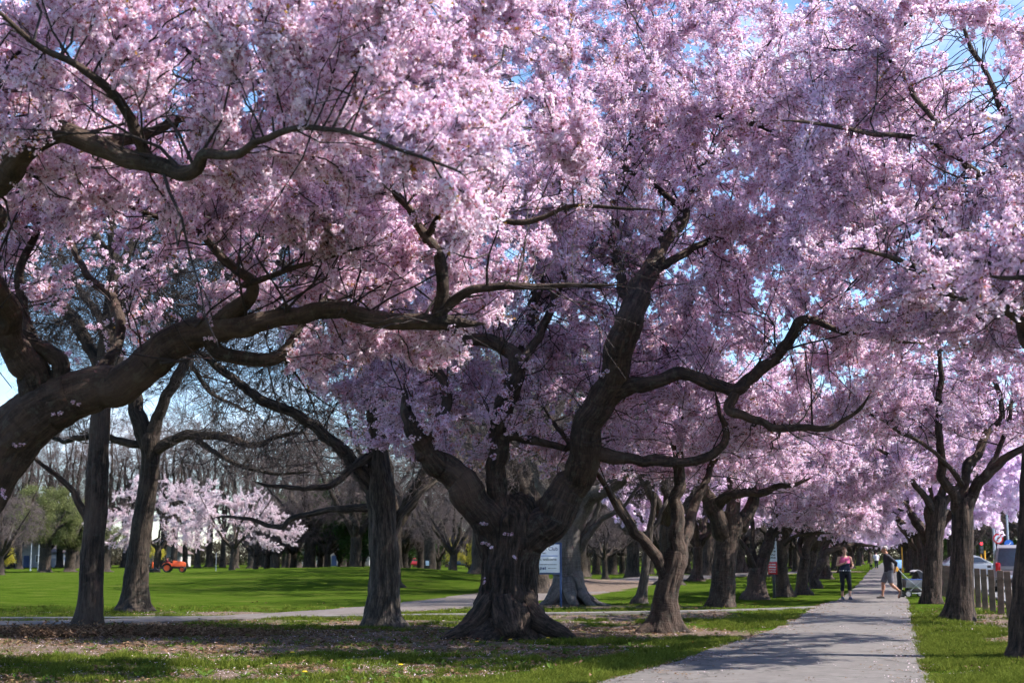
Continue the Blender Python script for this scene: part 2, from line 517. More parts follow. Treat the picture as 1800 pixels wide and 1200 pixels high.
def scatter(name, coll, P, rot, scl, parent=None, seed=0):
    n = len(P)
    me = bpy.data.meshes.new(name)
    me.vertices.add(n)
    me.vertices.foreach_set('co', np.asarray(P, dtype=np.float32).ravel())
    a = me.attributes.new('rot', 'FLOAT_VECTOR', 'POINT'); a.data.foreach_set('vector', np.asarray(rot, dtype=np.float32).ravel())
    a = me.attributes.new('scl', 'FLOAT', 'POINT'); a.data.foreach_set('value', np.asarray(scl, dtype=np.float32))
    a = me.attributes.new('idx', 'INT', 'POINT'); a.data.foreach_set('value', np.random.default_rng(seed).integers(0, len(coll.objects), n).astype(np.int32))
    me.update()
    o = obj(name, me, parent)
    md = o.modifiers.new('scatter', 'NODES'); md.node_group = scatter_tree(coll)
    o['kind'] = 'stuff'
    return o

# ------------------------------------------------------------------ tree growth
def px_path(rows, step=0.12, wscale=0.82):
    """rows (u, v, distance, width in photo pixels) -> smooth xyz+radius rows"""
    W = []
    for (u, v, d, w) in rows:
        p = PX(u, v, d); W.append([p[0], p[1], p[2], 0.5 * w * wscale * d / F])
    return catmull(W, step)

def colonise(pos, par, can, A, step, kill, iters, seed, up=0.0, jit=0.15):
    g = np.random.default_rng(seed)
    pos = [np.asarray(p, float) for p in pos]; par = list(par)
    start = np.nonzero(np.asarray(can))[0]
    P0 = np.array(pos)[start]
    A = np.asarray(A, float)
    D = np.full(len(A), 1e9); I = np.zeros(len(A), int)
    def upd(ids, Q):
        for s in range(0, len(Q), 400):
            d = np.linalg.norm(A[:, None] - Q[None, s:s + 400], axis=2)
            k = d.argmin(1); m = d[np.arange(len(A)), k]; b = m < D
            D[b] = m[b]; I[b] = np.asarray(ids[s:s + 400])[k[b]]
    upd(start, P0)
    for it in range(iters):
        keep = D > kill
        A, D, I = A[keep], D[keep], I[keep]
        if not len(A): break
        PA = np.array(pos)
        v = A - PA[I]; v /= np.linalg.norm(v, axis=1)[:, None] + 1e-9
        S = np.zeros_like(PA); np.add.at(S, I, v)
        ids = np.unique(I)
        d = S[ids]; d /= np.linalg.norm(d, axis=1)[:, None] + 1e-9
        d += g.normal(0, jit, d.shape); d[:, 2] += up
        d /= np.linalg.norm(d, axis=1)[:, None] + 1e-9
        Q = PA[ids] + d * step
        new = list(range(len(pos), len(pos) + len(Q)))
        pos.extend(Q); par.extend(ids.tolist())
        upd(new, Q)
    return np.array(pos), np.array(par)

def in_ellipsoids(ells, n, seed, shell=0.35):
    """points spread through a union of ellipsoids (cx, cy, cz, rx, ry, rz), thicker towards the outside"""
    g = np.random.default_rng(seed)
    vol = np.array([e[3] * e[4] * e[5] for e in ells]); k = g.choice(len(ells), n, p=vol / vol.sum())
    d = g.normal(0, 1, (n, 3)); d /= np.linalg.norm(d, axis=1)[:, None]
    r = g.random(n) ** (1 / 3.0); r = r ** (1 - shell)
    E = np.array(ells)[k]
    return E[:, :3] + d * r[:, None] * E[:, 3:6]

def build_tree(name, label, cat, group, trunk, limbs, ells, seed, n_attr=1600, kill=0.45, step=0.24, iters=70,
               bark_t=BARK_CHERRY, bark_l=None, twig=TWIG_CHERRY, sprig=None, n_sprig=8000, sprig_scl=1.0, thin=0.022, r0=0.0095,
               flare=0.5, ridge=0.05, rough=0.10, sides=28, twigs=0, twig_len=0.5, keep=None, extra_pts=None, up=0.0, shell=0.35, expo=2.2,
               droop=0.0, zmin=1.9, roots=(), burl=0.0, spurs=0.5, loc=None, detail=0.07, twig_r=0.0032, clump=0.80, gap=0.0, clear=0.14):
    """trunk: xyz+r rows; limbs: list of xyz+r rows whose first row lies on the trunk or an earlier limb"""
    bark_l = bark_l or bark_t
    g = np.random.default_rng(seed)
    base = trunk[0, :3].copy(); base[2] = 0.0
    root = empty(name, base)
    tag(root, label, cat, group)
    def part(nm, V, Fc, m, bk=None, smooth=True, parent=root):
        me = new_mesh(nm, np.asarray(V) - base, Fc, [m], smooth, None, {'bk': bk} if bk is not None else None)
        return obj(nm, me, parent)
    t = trunk.copy()
    t = np.vstack([[t[0, 0], t[0, 1], -0.12, t[0, 3] * 1.05], t[t[:, 2] > -0.05]])
    tt = catmull(t, detail)
    # close the top of the trunk smoothly inside the fork
    V, Fc, bk = tube_mesh(tt[:, :3], tt[:, 3], sides, True, rough, seed * 1.37 % 50, flare, ridge, burl)
    part('trunk', V, Fc, bark_t, bk)
    for i, L in enumerate(roots):
        Ld = catmull(L, 0.06)
        V, Fc, bk = tube_mesh(Ld[:, :3], Ld[:, 3], 16, True, 0.25, seed * 0.9 + i * 3.1, 0, ridge)
        part('root', V, Fc, bark_t, bk)
    # skeleton
    pos, par, rad, can = [], [], [], []
    def chain(rows, parent):
        for i, r in enumerate(rows):
            pos.append(r[:3]); par.append(parent if i == 0 else len(pos) - 2); rad.append(r[3])
            can.append(i > max(2, 0.25 * len(rows)) and r[2] > zmin)
    chain(catmull(trunk, 0.25), -1)
    for i in range(len(can)): can[i] = False
    for L in limbs:
        tail = L[-1].copy(); dv = L[-1, :3] - L[-min(4, len(L)), :3]; dv /= np.linalg.norm(dv) + 1e-9; ln = 0.2 + 4 * L[-1, 3]; k2 = g.normal(0, 0.35, 3)
        L = np.vstack([L, [*(L[-1, :3] + dv * ln * 0.5 + k2 * ln * 0.15), L[-1, 3] * 0.6], [*(L[-1, :3] + dv * ln + k2 * ln * 0.45), 0.006]])
        PA = np.array(pos); k = int(np.argmin(np.linalg.norm(PA - L[0, :3], axis=1)))
        if k == len(pos) - 1 and False: pass
        t0 = L[min(3, len(L) - 1), :3] - L[0, :3]; t0 /= np.linalg.norm(t0) + 1e-9
        L = np.vstack([[*(L[0, :3] - t0 * L[0, 3] * 1.4), L[0, 3] * 0.55], L])
        rr = catmull(L, 0.25)
        chain(rr, k)
        n = 30 if L[:, 3].max() > 0.12 else 12
        Ld = catmull(L, max(0.05, min(detail * 1.2, L[:, 3].mean() * 0.6)))
        wob = np.stack([fbm(Ld[:, :3] * 1.3 + 5 * q + seed, 3) for q in range(3)], -1) * 0.22 * np.minimum(1, np.linspace(0, 5, len(Ld)))[:, None]
        Ld[:, :3] += wob * np.minimum(1.0, Ld[:, 3:4] * 9)
        V, Fc, bk = tube_mesh(Ld[:, :3], Ld[:, 3], n, True, max(rough, 0.12), seed * 0.7 + len(pos) * 0.13 % 9, 0, max(0.04, ridge * 0.6), 0.09 if L[:, 3].max() > 0.1 else 0.05)
        part('limb', V, Fc, bark_l, bk)
    if not any(can): can[-1] = True
    nman = len(pos)
    A = in_ellipsoids(ells, n_attr, seed + 1, shell)
    A = A[A[:, 2] > zmin]
    if keep is not None: A = A[keep(A, g)]
    pos, par = colonise(pos, par, can, A, step, kill, iters, seed + 2, up)
    n = len(pos)
    kids = np.zeros(n, int)
    for i in range(n - 1, 0, -1): kids[par[i]] += 1
    cnt = np.zeros(n)
    for i in range(n - 1, -1, -1):
        if cnt[i] == 0: cnt[i] = 1
        if par[i] >= 0: cnt[par[i]] += cnt[i]
    r = r0 * cnt ** (1 / expo)
    rad = np.array(rad)
    cap = np.full(n, 1e9)
    r[:nman] = rad
    for i in range(nman, n):
        r[i] = min(r[i], 0.82 * r[par[i]] if par[i] < nman else r[par[i]])
    # wobble for grown nodes
    grown = np.arange(nman, n)
    big = grown[r[grown] > 0.03]; small = grown[r[grown] <= 0.03]
    Vs, Fs, off = [], [], 0
    def addm(V, Fc):
        nonlocal off
        Vs.append(np.asarray(V)); Fs.append(np.asarray(Fc) + off); off += len(V)
    for ids, ns in ((big, 6), (small, 3)):
        if len(ids):
            V, Fc = prisms(pos[par[ids]], pos[ids], np.minimum(r[par[ids]], r[ids] * 1.25), r[ids], ns)
            addm(V, Fc)
    # side shoots along the limbs, forking once or twice
    sh = [i for i in range(nman) if can[i] and g.random() < spurs]
    if sh:
        sh = np.array(sh); pp = par[sh]; td = pos[sh] - pos[pp]; td /= np.linalg.norm(td, axis=1)[:, None] + 1e-9
        p = pos[sh]; d = td * 0.6 + g.normal(0, 0.7, (len(sh), 3)); d[:, 2] += 0.25; rr_ = np.minimum(0.022, r[sh] * 0.35) * g.uniform(0.5, 1.1, len(sh)); ln = g.uniform(0.18, 0.42, len(sh))
        for s in range(6):
            d /= np.linalg.norm(d, axis=1)[:, None] + 1e-9
            q = p + d * ln[:, None]; r1 = rr_ * 0.8
            V, Fc = prisms(p, q, rr_, r1, 5); addm(V, Fc)
            if s in (1, 3):
                f = g.random(len(p)) < 0.8; p, q, d, ln, r1 = (np.concatenate([a, a[f]]) for a in (p, q, d, ln, r1)); d[-int(f.sum()):] += g.normal(0, 0.7, (int(f.sum()), 3)) if f.any() else 0
            p = q; rr_ = r1; d = d + g.normal(0, 0.28, d.shape); d[:, 2] += 0.06
    thinid = grown[r[grown] < thin]
    D = pos[thinid] - pos[par[thinid]]; D /= np.linalg.norm(D, axis=1)[:, None] + 1e-9
    if twigs and len(thinid):
        k = np.repeat(np.arange(len(thinid)), twigs)
        p = pos[thinid][k]; d = D[k] + g.normal(0, 0.75, (len(k), 3)); d[:, 2] += up
        for s in range(3):
            d /= np.linalg.norm(d, axis=1)[:, None] + 1e-9
            q = p + d * (twig_len / 3) * g.uniform(0.5, 1.4, len(k))[:, None]
            V, Fc = prisms(p, q, np.full(len(k), twig_r * (1.3 - 0.35 * s)), np.full(len(k), twig_r * (0.95 - 0.3 * s)), 3)
            addm(V, Fc); p = q; d = d + g.normal(0, 0.35, d.shape); d[:, 2] += up - droop
    nm = 'branches' if sprig else 'crown'
    part(nm, np.vstack(Vs), np.vstack(Fs), twig, None, True)['kind'] = 'stuff'
    if sprig and n_sprig and len(thinid):
        k = g.choice(len(thinid), n_sprig)
        f = g.random(n_sprig)[:, None]
        P = pos[par[thinid[k]]] * (1 - f) + pos[thinid[k]] * f
        d = D[k] * 0.8 + g.normal(0, 0.6, (n_sprig, 3)); d[:, 2] += 0.15 - droop
        scl = sprig_scl * g.uniform(0.55, 1.4, n_sprig)
        if keep is not None:
            b = keep(P, g); P, d, scl = P[b], d[b], scl[b]
        # flowers sit in sprays: gaps between the sprays, none on the thick wood
        q = fbm(P / clump + seed, 3)
        b = q > gap + g.normal(0, 0.06, len(P)); P, d, scl = P[b], d[b], scl[b]
        wood = np.nonzero(rad > 0.035)[0]; PW, RW = pos[wood], rad[wood]
        near = np.full(len(P), 9.0)
        for s in range(0, len(PW), 60): near = np.minimum(near, (np.linalg.norm(P[:, None] - PW[None, s:s + 60], axis=2) - RW[None, s:s + 60]).min(1))
        b = (near > clear) | (g.random(len(P)) < 0.3); P, d, scl = P[b], d[b], scl[b]
        if extra_pts is not None:
            P = np.vstack([P, extra_pts]); d = np.vstack([d, g.normal(0, 0.4, extra_pts.shape) + [0, -1, 0.2]]); scl = np.append(scl, np.full(len(extra_pts), 0.55))
        scatter('crown', sprig, P - base, rot_to(d, g.uniform(0, 6.28, len(P))), scl, root, seed)
    return root
# ------------------------------------------------------------------ ground, paths
def edge_right(y): return 0.266 * y + 0.33
_ly = np.array([-30, 8, 16.85, 21.6, 25.8, 30.1, 43.0, 48.4, 61.0, 81.4, 138, 260, 500]); _lx = np.array([-14, -2.2, 0.83, 2.59, 4.03, 5.56, 9.06, 10.95, 14.4, 19.7, 34.3, 67, 131])
def edge_left(y): return np.interp(y, _ly, _lx)
TRACK = catmull([[-60, 26, 0], [-30, 30, 0], [-18, 31.5, 0], [-11, 32.6, 0], [-6, 36.5, 0], [-2.6, 43.5, 0], [0.8, 56, 0], [4.4, 73, 0], [9.0, 90, 0], [16, 108, 0], [30, 130, 0]], 0.8)
TRACK_W = np.interp(TRACK[:, 1], [26, 36, 44, 56, 73, 90, 130], [1.7, 1.9, 3.2, 4.5, 5.5, 5.0, 4.0])
SIDE = catmull([[-40, 35.6, 0], [-20, 34.9, 0], [-9, 35.4, 0], [-3, 36.8, 0], [3, 38.6, 0], [7, 40.6, 0], [10.2, 43.6, 0]], 0.5)

def dist_poly(X, Y, P):
    d = np.full(X.shape, 1e9); k = np.zeros(X.shape, int)
    for i in range(len(P)):
        e = np.hypot(X - P[i, 0], Y - P[i, 1]); b = e < d; d[b] = e[b]; k[b] = i
    return d, k

def height(x, y):
    x = np.asarray(x, float); y = np.asarray(y, float)
    near = -0.03 + 0.03 * vnoise(np.stack([x * 0.9, y * 0.9, x * 0], -1))
    near = np.minimum(near, 0.0)
    pathd = np.minimum(np.abs(x - edge_right(y) + 1.2), 60)
    side = np.clip((edge_left(y) - 6 - x) / 12, 0, 1)              # the golf lawn lies left of the avenue
    a = np.clip((y - 60) / 30, 0, 1) * side
    lump = 0.16 * vnoise(np.stack([x * 0.06 + 3, y * 0.035, x * 0 + 5], -1)) + 0.08 * vnoise(np.stack([x * 0.17, y * 0.08, x * 0 + 9], -1))
    fall = -0.95 * np.clip((y - 60) / 140, 0, 1) * side
    mound = 0.95 * np.exp(-((x + 9) / 13) ** 2 - ((y - 76) / 15) ** 2) + 0.3 * np.exp(-((x + 30) / 12) ** 2 - ((y - 92) / 16) ** 2)
    return near + a * lump + fall + np.clip((y - 50) / 12, 0, 1) * side * mound

xs = np.concatenate([np.linspace(-420, -60, 37)[:-1], np.linspace(-60, -16, 60)[:-1], np.arange(-16, 20, 0.22), np.linspace(20, 80, 80)[1:], np.linspace(80, 460, 39)[1:]])
ys = np.concatenate([np.linspace(-80, 10, 30)[:-1], np.arange(10, 48, 0.2), np.linspace(48, 120, 110)[1:], np.linspace(120, 260, 60)[1:], np.linspace(260, 900, 33)[1:]])
GX, GY = np.meshgrid(xs, ys)
GZ = height(GX, GY)
def grass_mask(X, Y):
    """1 = turf, 0 = bare earth and leaf litter"""
    q = np.stack([X * 0.22, Y * 0.30, X * 0], -1)
    n = fbm(q + 3.7, 4) * 1.4 + 0.35 * vnoise(np.stack([X * 1.6, Y * 1.1, X * 0 + 2], -1))
    base = np.full(X.shape, 0.10)
    base = np.where(Y > 34.5, 0.45, base)
    base += 0.55 * np.exp(-((X - edge_left(Y) + 0.6) / 0.8) ** 2)                # green strip beside the path
    base += np.where(X > edge_right(Y), 0.28, 0.0) - 0.5 * np.exp(-((X - edge_right(Y) - 2.2) / 0.7) ** 2)
    def blob(cx, cy, rx, ry, a): return a * np.exp(-((X - cx) / rx) ** 2 - ((Y - cy) / ry) ** 2)
    # bare earth under the trees, turf between
    base += np.where((X < edge_left(Y) - 1.3) & (Y < 26.5), -0.02, 0.0)
    base += blob(-9, 27, 9, 3.0, -0.95) + blob(-2, 25.2, 3.2, 1.0, -0.45) + blob(-0.3, 23.0, 3.5, 1.2, -0.5) + blob(3.5, 28.6, 3.0, 1.6, -0.6)
    base += blob(-4.5, 31.0, 4.0, 1.3, 0.6) + blob(-3.0, 28.0, 2.6, 0.8, 0.5) + blob(-5, 21.8, 9.0, 1.5, 0.42) + blob(-2, 17.6, 5.0, 1.2, 0.22) + blob(-6.5, 18.0, 4, 2.5, -0.15) + blob(1.5, 25.6, 1.3, 1.0, 0.7)
    base += blob(4.5, 37, 5, 1.8, -0.9) + blob(2.2, 44, 3.5, 2.5, -0.7) + blob(12.6, 30, 1.5, 3, -0.5) + blob(7.5, 33, 2.6, 3.4, 0.6) + blob(1.0, 34, 4, 1.5, 0.4) + blob(-1.5, 19.6, 1.5, 1.2, -0.3)
    fine = np.where(Y < 27, 0.8 * fbm(np.stack([X * 1.3, Y * 2.2, X * 0 + 6], -1), 4), 0.0) * np.where(X < edge_left(Y) - 0.8, 1, 0.3)
    m = np.clip(0.5 + (base + np.where(Y < 27, 0.3, 0.75) * n + fine - 0.15) * 1.5, 0, 1)
    far = np.clip((Y - 36) / 8, 0, 1) * np.where(X < edge_left(Y) - 1, 1, 0)
    m = np.maximum(m, 0.92 * far * (1 - np.clip(blob(2.2, 44, 3.5, 2.5, 1.0) * 1.3 + blob(6, 62, 4, 6, 0.9) + blob(4.5, 37, 5, 1.8, 1.0), 0, 1)))
    dt, k = dist_poly(X, Y, TRACK)
    m = m * np.clip((dt - TRACK_W[k] * 0.5) / 0.6 + 0.3, 0, 1)
    return m
GM = np.zeros_like(GX)
sel = (GY > 5) & (GY < 140) & (np.abs(GX) < 90)
GM[~sel] = 0.95
GM[sel] = grass_mask(GX[sel], GY[sel])
ny, nx = GX.shape
ii, jj = np.meshgrid(np.arange(ny - 1), np.arange(nx - 1), indexing='ij')
a = ii * nx + jj
quads = np.stack([a, a + 1, a + 1 + nx, a + nx], -1).reshape(-1, 4)

m, nt, out = mat('turf_and_earth')
geo = nd(nt, 'ShaderNodeNewGeometry'); P_ = geo.outputs['Position']
at = nd(nt, 'ShaderNodeAttribute'); at.attribute_name = 'grass'
n1 = noise(nt, P_, 3.5, 6, 0.62); n2 = noise(nt, P_, 22.0, 5, 0.65); n3 = noise(nt, P_, 0.45, 6, 0.65); n5 = noise(nt, P_, 1.0, 6, 0.7, (0.5, 1.6, 1.0)); n4 = noise(nt, P_, 70.0, 3, 0.6)
g_col = mix(nt, n3, ramp(nt, n2, [(0.25, (0.020, 0.038, 0.004)), (0.55, (0.045, 0.078, 0.008)), (0.8, (0.080, 0.112, 0.014))]),
            ramp(nt, n2, [(0.25, (0.024, 0.044, 0.005)), (0.6, (0.054, 0.090, 0.009)), (0.85, (0.095, 0.125, 0.018))]))
g_col = mix(nt, ramp(nt, n5, [(0.36, (0.75, 0.75, 0.75)), (0.5, (0, 0, 0)), (0.62, (0.65, 0.65, 0.65))]), g_col, ramp(nt, n5, [(0.42, (0.022, 0.042, 0.005)), (0.58, (0.10, 0.105, 0.025))]))
e_col = mix(nt, ramp(nt, n1, [(0.35, (0, 0, 0)), (0.65, (1, 1, 1))]), ramp(nt, n4, [(0.3, (0.055, 0.040, 0.032)), (0.7, (0.19, 0.14, 0.112))]),
            ramp(nt, n2, [(0.3, (0.09, 0.066, 0.052)), (0.72, (0.28, 0.21, 0.17))]))
k = mathn(nt, 'ADD', at.outputs['Fac'], mathn(nt, 'MULTIPLY', mathn(nt, 'SUBTRACT', n2, 0.5), 0.9))
k = mathn(nt, 'ADD', k, mathn(nt, 'MULTIPLY', mathn(nt, 'SUBTRACT', n1, 0.5), 0.5))
kk = ramp(nt, k, [(0.38, (0, 0, 0)), (0.60, (1, 1, 1))])
p = nd(nt, 'ShaderNodeBsdfPrincipled', Roughness=1.0); p.inputs['Specular IOR Level'].default_value = 0.0
nt.links.new(mix(nt, kk, e_col, g_col), p.inputs['Base Color'])
b = nd(nt, 'ShaderNodeBump', Strength=0.9, Distance=0.05); nt.links.new(n2, b.inputs['Height'])
nt.links.new(b.outputs['Normal'], p.inputs['Normal']); nt.links.new(p.outputs[0], out.inputs['Surface'])
GROUND_MAT = m
me = new_mesh('ground', np.stack([GX, GY, GZ], -1).reshape(-1, 3), quads, [GROUND_MAT], True, None, {'grass': GM.ravel()})
ground = tag(obj('ground', me), 'park ground of green turf with bare earth under the trees', None, None, 'structure')

def asphalt_mat(name, c0, c1, c2):
    m, nt, out = mat(name)
    geo = nd(nt, 'ShaderNodeNewGeometry'); P_ = geo.outputs['Position']
    a, b_, c_ = noise(nt, P_, 0.7, 5, 0.6), noise(nt, P_, 90.0, 3, 0.7), noise(nt, P_, 5.0, 5, 0.6)
    col = mix(nt, ramp(nt, c_, [(0.4, (0, 0, 0)), (0.62, (1, 1, 1))]), ramp(nt, b_, [(0.3, c0), (0.7, c1)]), ramp(nt, a, [(0.3, c1), (0.7, c2)]))
    st = noise(nt, P_, 1.6, 7, 0.7)
    col = mix(nt, ramp(nt, st, [(0.52, (0, 0, 0)), (0.66, (0.55, 0.55, 0.55))]), col, c0)
    vo = nd(nt, 'ShaderNodeTexVoronoi', Scale=0.55); vo.feature = 'DISTANCE_TO_EDGE'
    wv = nd(nt, 'ShaderNodeVectorMath'); wv.operation = 'ADD'; nz = nd(nt, 'ShaderNodeTexNoise', Scale=2.5, Detail=4.0)
    nt.links.new(P_, nz.inputs['Vector']); nt.links.new(P_, wv.inputs[0]); nt.links.new(nz.outputs['Color'], wv.inputs[1]); nt.links.new(wv.outputs[0], vo.inputs['Vector'])
    col = mix(nt, ramp(nt, vo.outputs['Distance'], [(0.0, (0.85, 0.85, 0.85)), (0.02, (0, 0, 0))]), col, tuple(q * 0.4 for q in c0))
    p = nd(nt, 'ShaderNodeBsdfPrincipled', Roughness=0.9); p.inputs['Specular IOR Level'].default_value = 0.25
    nt.links.new(col, p.inputs['Base Color'])
    bp = nd(nt, 'ShaderNodeBump', Strength=0.5, Distance=0.006); nt.links.new(b_, bp.inputs['Height'])
    nt.links.new(bp.outputs['Normal'], p.inputs['Normal']); nt.links.new(p.outputs[0], out.inputs['Surface'])
    return m
ASPHALT = asphalt_mat('worn_asphalt', (0.098, 0.087, 0.081), (0.138, 0.123, 0.115), (0.165, 0.149, 0.140))
ROADWAY = asphalt_mat('road_asphalt', (0.11, 0.11, 0.115), (0.17, 0.17, 0.175), (0.2, 0.2, 0.205))
GRIT = asphalt_mat('grit_track', (0.08, 0.062, 0.055), (0.14, 0.115, 0.105), (0.175, 0.15, 0.14))

def ribbon(name, L, R, z, thick, m, label):
    """sheet between two edge lines, with a skirt down into the ground"""
    L, R = np.asarray(L), np.asarray(R); n = len(L)
    V, Fc = [], []
    for i in range(n):
        V += [(L[i, 0], L[i, 1], z - thick), (L[i, 0], L[i, 1], z), (0.5 * (L[i, 0] + R[i, 0]), 0.5 * (L[i, 1] + R[i, 1]), z + 0.012), (R[i, 0], R[i, 1], z), (R[i, 0], R[i, 1], z - thick)]
    for i in range(n - 1):
        for j in range(4): Fc.append((i * 5 + j, i * 5 + j + 1, i * 5 + j + 6, i * 5 + j + 5))
    o = obj(name, new_mesh(name, V, [f[::-1] for f in Fc], [m], False))
    return tag(o, label, None, None, 'structure')
py = np.concatenate([np.arange(-30, 60, 0.35), np.arange(60, 312, 3.0)])
wig = 0.07 * vnoise(np.stack([py * 0.9, py * 0, py * 0], -1)) + 0.05 * vnoise(np.stack([py * 3.1, py * 0, py * 0 + 3], -1))
wig2 = 0.06 * vnoise(np.stack([py * 0.8, py * 0 + 9, py * 0], -1)) + 0.05 * vnoise(np.stack([py * 3.3, py * 0 + 9, py * 0 + 3], -1))
ribbon('footpath', np.stack([edge_left(py) + wig, py], -1), np.stack([edge_right(py) + wig2, py], -1), 0.012, 0.09, ASPHALT, 'grey asphalt footpath running away under the blossom')
def offset_ribbon(name, P, W, z, m, label, seed):
    T = np.gradient(P[:, :2], axis=0); T /= np.linalg.norm(T, axis=1)[:, None]
    N = np.stack([-T[:, 1], T[:, 0]], -1)
    s = np.arange(len(P)) * 0.7
    e1 = 0.25 * vnoise(np.stack([s, s * 0 + seed, s * 0], -1)); e2 = 0.25 * vnoise(np.stack([s, s * 0 + seed + 5, s * 0], -1))
    W = np.broadcast_to(W, len(P))
    return ribbon(name, P[:, :2] + N * (W / 2 + e1 * W * 0.25)[:, None], P[:, :2] - N * (W / 2 + e2 * W * 0.25)[:, None], z, 0.08, m, label)
trk = TRACK[(TRACK[:, 1] < 125)]
offset_ribbon('dirt_track', trk, TRACK_W[:len(trk)], 0.004, GRIT, 'wide pinkish grit track curving away across the park', 2)
offset_ribbon('side_path', SIDE, 0.7, 0.009, asphalt_mat('pale_concrete', (0.11, 0.10, 0.09), (0.145, 0.132, 0.12), (0.17, 0.155, 0.142)), 'narrow pale concrete path crossing behind the trees', 8)
# road beyond the right-hand verge
ry = np.arange(10, 460, 6.0)
ribbon('road', np.stack([edge_right(ry) + 3.2, ry], -1), np.stack([edge_right(ry) + 13.5, ry], -1), 0.02, 0.1, ROADWAY, 'grey road beyond the verge on the right')
# ------------------------------------------------------------------ cherry trees
def ell(u, v, d, ru, rv, rd):
    """ellipsoid from photo pixels at a distance; ru, rv in pixels, rd in metres"""
    c = PX(u, v, d); return (c[0], c[1], c[2], ru * d / F, rd, rv * d / F)

# --- leaning tree at the left edge
tr = px_path([(-72, 1163, 20, 140), (-78, 1110, 20, 128), (-84, 1050, 20, 122), (-80, 985, 20, 122), (-60, 915, 19.9, 126), (-24, 842, 19.8, 130), (22, 770, 19.7, 130), (78, 718, 19.6, 122), (130, 692, 19.5, 104)])
lim = [px_path(r) for r in [
    [(95, 712, 19.6, 118), (150, 686, 19.5, 100), (210, 662, 19.4, 90), (270, 630, 19.3, 84), (330, 590, 19.1, 76), (385, 569, 18.9, 60), (450, 563, 18.7, 46), (530, 557, 18.5, 42), (610, 553, 18.3, 39), (690, 555, 18.1, 38), (775, 568, 18.0, 34)],
    [(75, 715, 19.6, 80), (52, 650, 19.4, 76), (28, 585, 19.1, 68), (2, 525, 18.6, 60), (-35, 460, 17.8, 52), (-60, 390, 16.8, 46), (-70, 300, 15.8, 36), (-40, 200, 15, 28)],
    [(105, 695, 19.5, 46), (98, 640, 19.4, 40), (70, 600, 19.4, 34), (48, 555, 19.5, 28), (30, 490, 19.6, 22), (60, 400, 19.8, 16)],
    [(-58, 430, 17.2, 66), (-25, 370, 15.8, 68), (5, 312, 14.8, 64), (50, 262, 14.2, 56), (110, 244, 14, 52), (180, 259, 14, 46), (250, 275, 13.8, 41), (325, 294, 13.5, 36), (357, 265, 13.3, 26), (420, 268, 13, 20), (450, 250, 12.8, 16), (520, 229, 12.5, 13), (600, 231, 12.1, 11), (700, 262, 11.7, 9), (800, 300, 11.4, 6)],
    [(262, 276, 13.8, 28), (235, 215, 13.6, 26), (192, 162, 13.3, 22), (130, 112, 13, 18), (60, 75, 12.8, 15), (10, 35, 12.5, 11)],
    [(170, 256, 14, 34), (255, 236, 14.5, 25), (330, 207, 14.7, 21), (375, 175, 14.8, 17), (470, 138, 14.8, 13), (640, 120, 14.5, 9)],
    [(385, 565, 18.9, 40), (418, 528, 18.6, 36), (437, 492, 18.4, 28), (400, 455, 18.3, 20), (345, 408, 18.2, 17), (270, 380, 18.2, 12), (190, 350, 18, 9)],
    [(360, 585, 19, 40), (410, 622, 19, 34), (480, 628, 19.2, 30), (520, 590, 19.4, 22), (560, 540, 19.6, 14)],
    [(770, 560, 18, 32), (776, 510, 17.9, 30), (770, 462, 17.8, 27), (748, 415, 17.7, 23), (725, 372, 17.6, 19), (696, 335, 17.5, 14), (690, 280, 17.4, 9)],
    [(772, 548, 18, 26), (825, 515, 17.8, 22), (890, 501, 17.7, 18), (960, 506, 17.6, 13), (1060, 503, 17.4, 8)],
    [(750, 418, 17.7, 18), (780, 372, 17.4, 16), (830, 362, 17.2, 15), (900, 388, 17.0, 14), (960, 382, 16.9, 13), (1010, 365, 16.8, 10), (1120, 366, 16.6, 7)],
    [(430, 500, 18.4, 16), (520, 470, 18.0, 12), (610, 440, 17.6, 8)],
    [(150, 690, 19.5, 30), (210, 560, 20.5, 24), (150, 480, 21, 18), (120, 400, 21.4, 12)],
]]
def keep_A(P, g):
    # flowers thin out low on the left, where the sky and the bare oaks show through
    t = P[:, 1] * 0 + 1.0
    u = 900 + F * P[:, 0] / np.maximum(P[:, 1], 1)
    low = np.clip((6.7 - P[:, 2]) / 1.6, 0, 1) * np.clip((560 - u) / 260, 0, 1) * (P[:, 1] > 16)
    return g.random(len(P)) > low * 0.84
def px_pts(rows): return np.array([PX(*r) for r in rows])
build_tree('cherry_tree', 'big cherry leaning in from the left edge with long low bough', 'tree', 'blossoming cherry trees along the footpath', tr, lim,
    [ell(200, 120, 14.8, 480, 260, 2.2), ell(640, 130, 13.5, 340, 220, 2.0), ell(820, 300, 12.4, 110, 100, 1.4), ell(300, 420, 20.2, 480, 160, 2.2), ell(740, 400, 18.8, 230, 170, 2.0), ell(660, 610, 19.4, 190, 80, 1.4), ell(120, 560, 20.5, 220, 120, 1.6), ell(330, 220, 17.5, 480, 230, 2.6), ell(780, 60, 15, 260, 160, 2.4)],
    11, n_attr=3200, kill=0.34, step=0.18, sprig=SPRIG_NEAR, n_sprig=31000, sprig_scl=0.95, gap=0.0, flare=0.2, ridge=0.06, rough=0.12, burl=0.06, sides=64, detail=0.05, bark_t=BARK_CHERRY, keep=keep_A, zmin=3.2,
    extra_pts=px_pts([(125, 705, 19.2), (112, 725, 19.2), (20, 780, 19.2), (8, 860, 19.3), (372, 575, 18.6), (380, 600, 18.6)]))

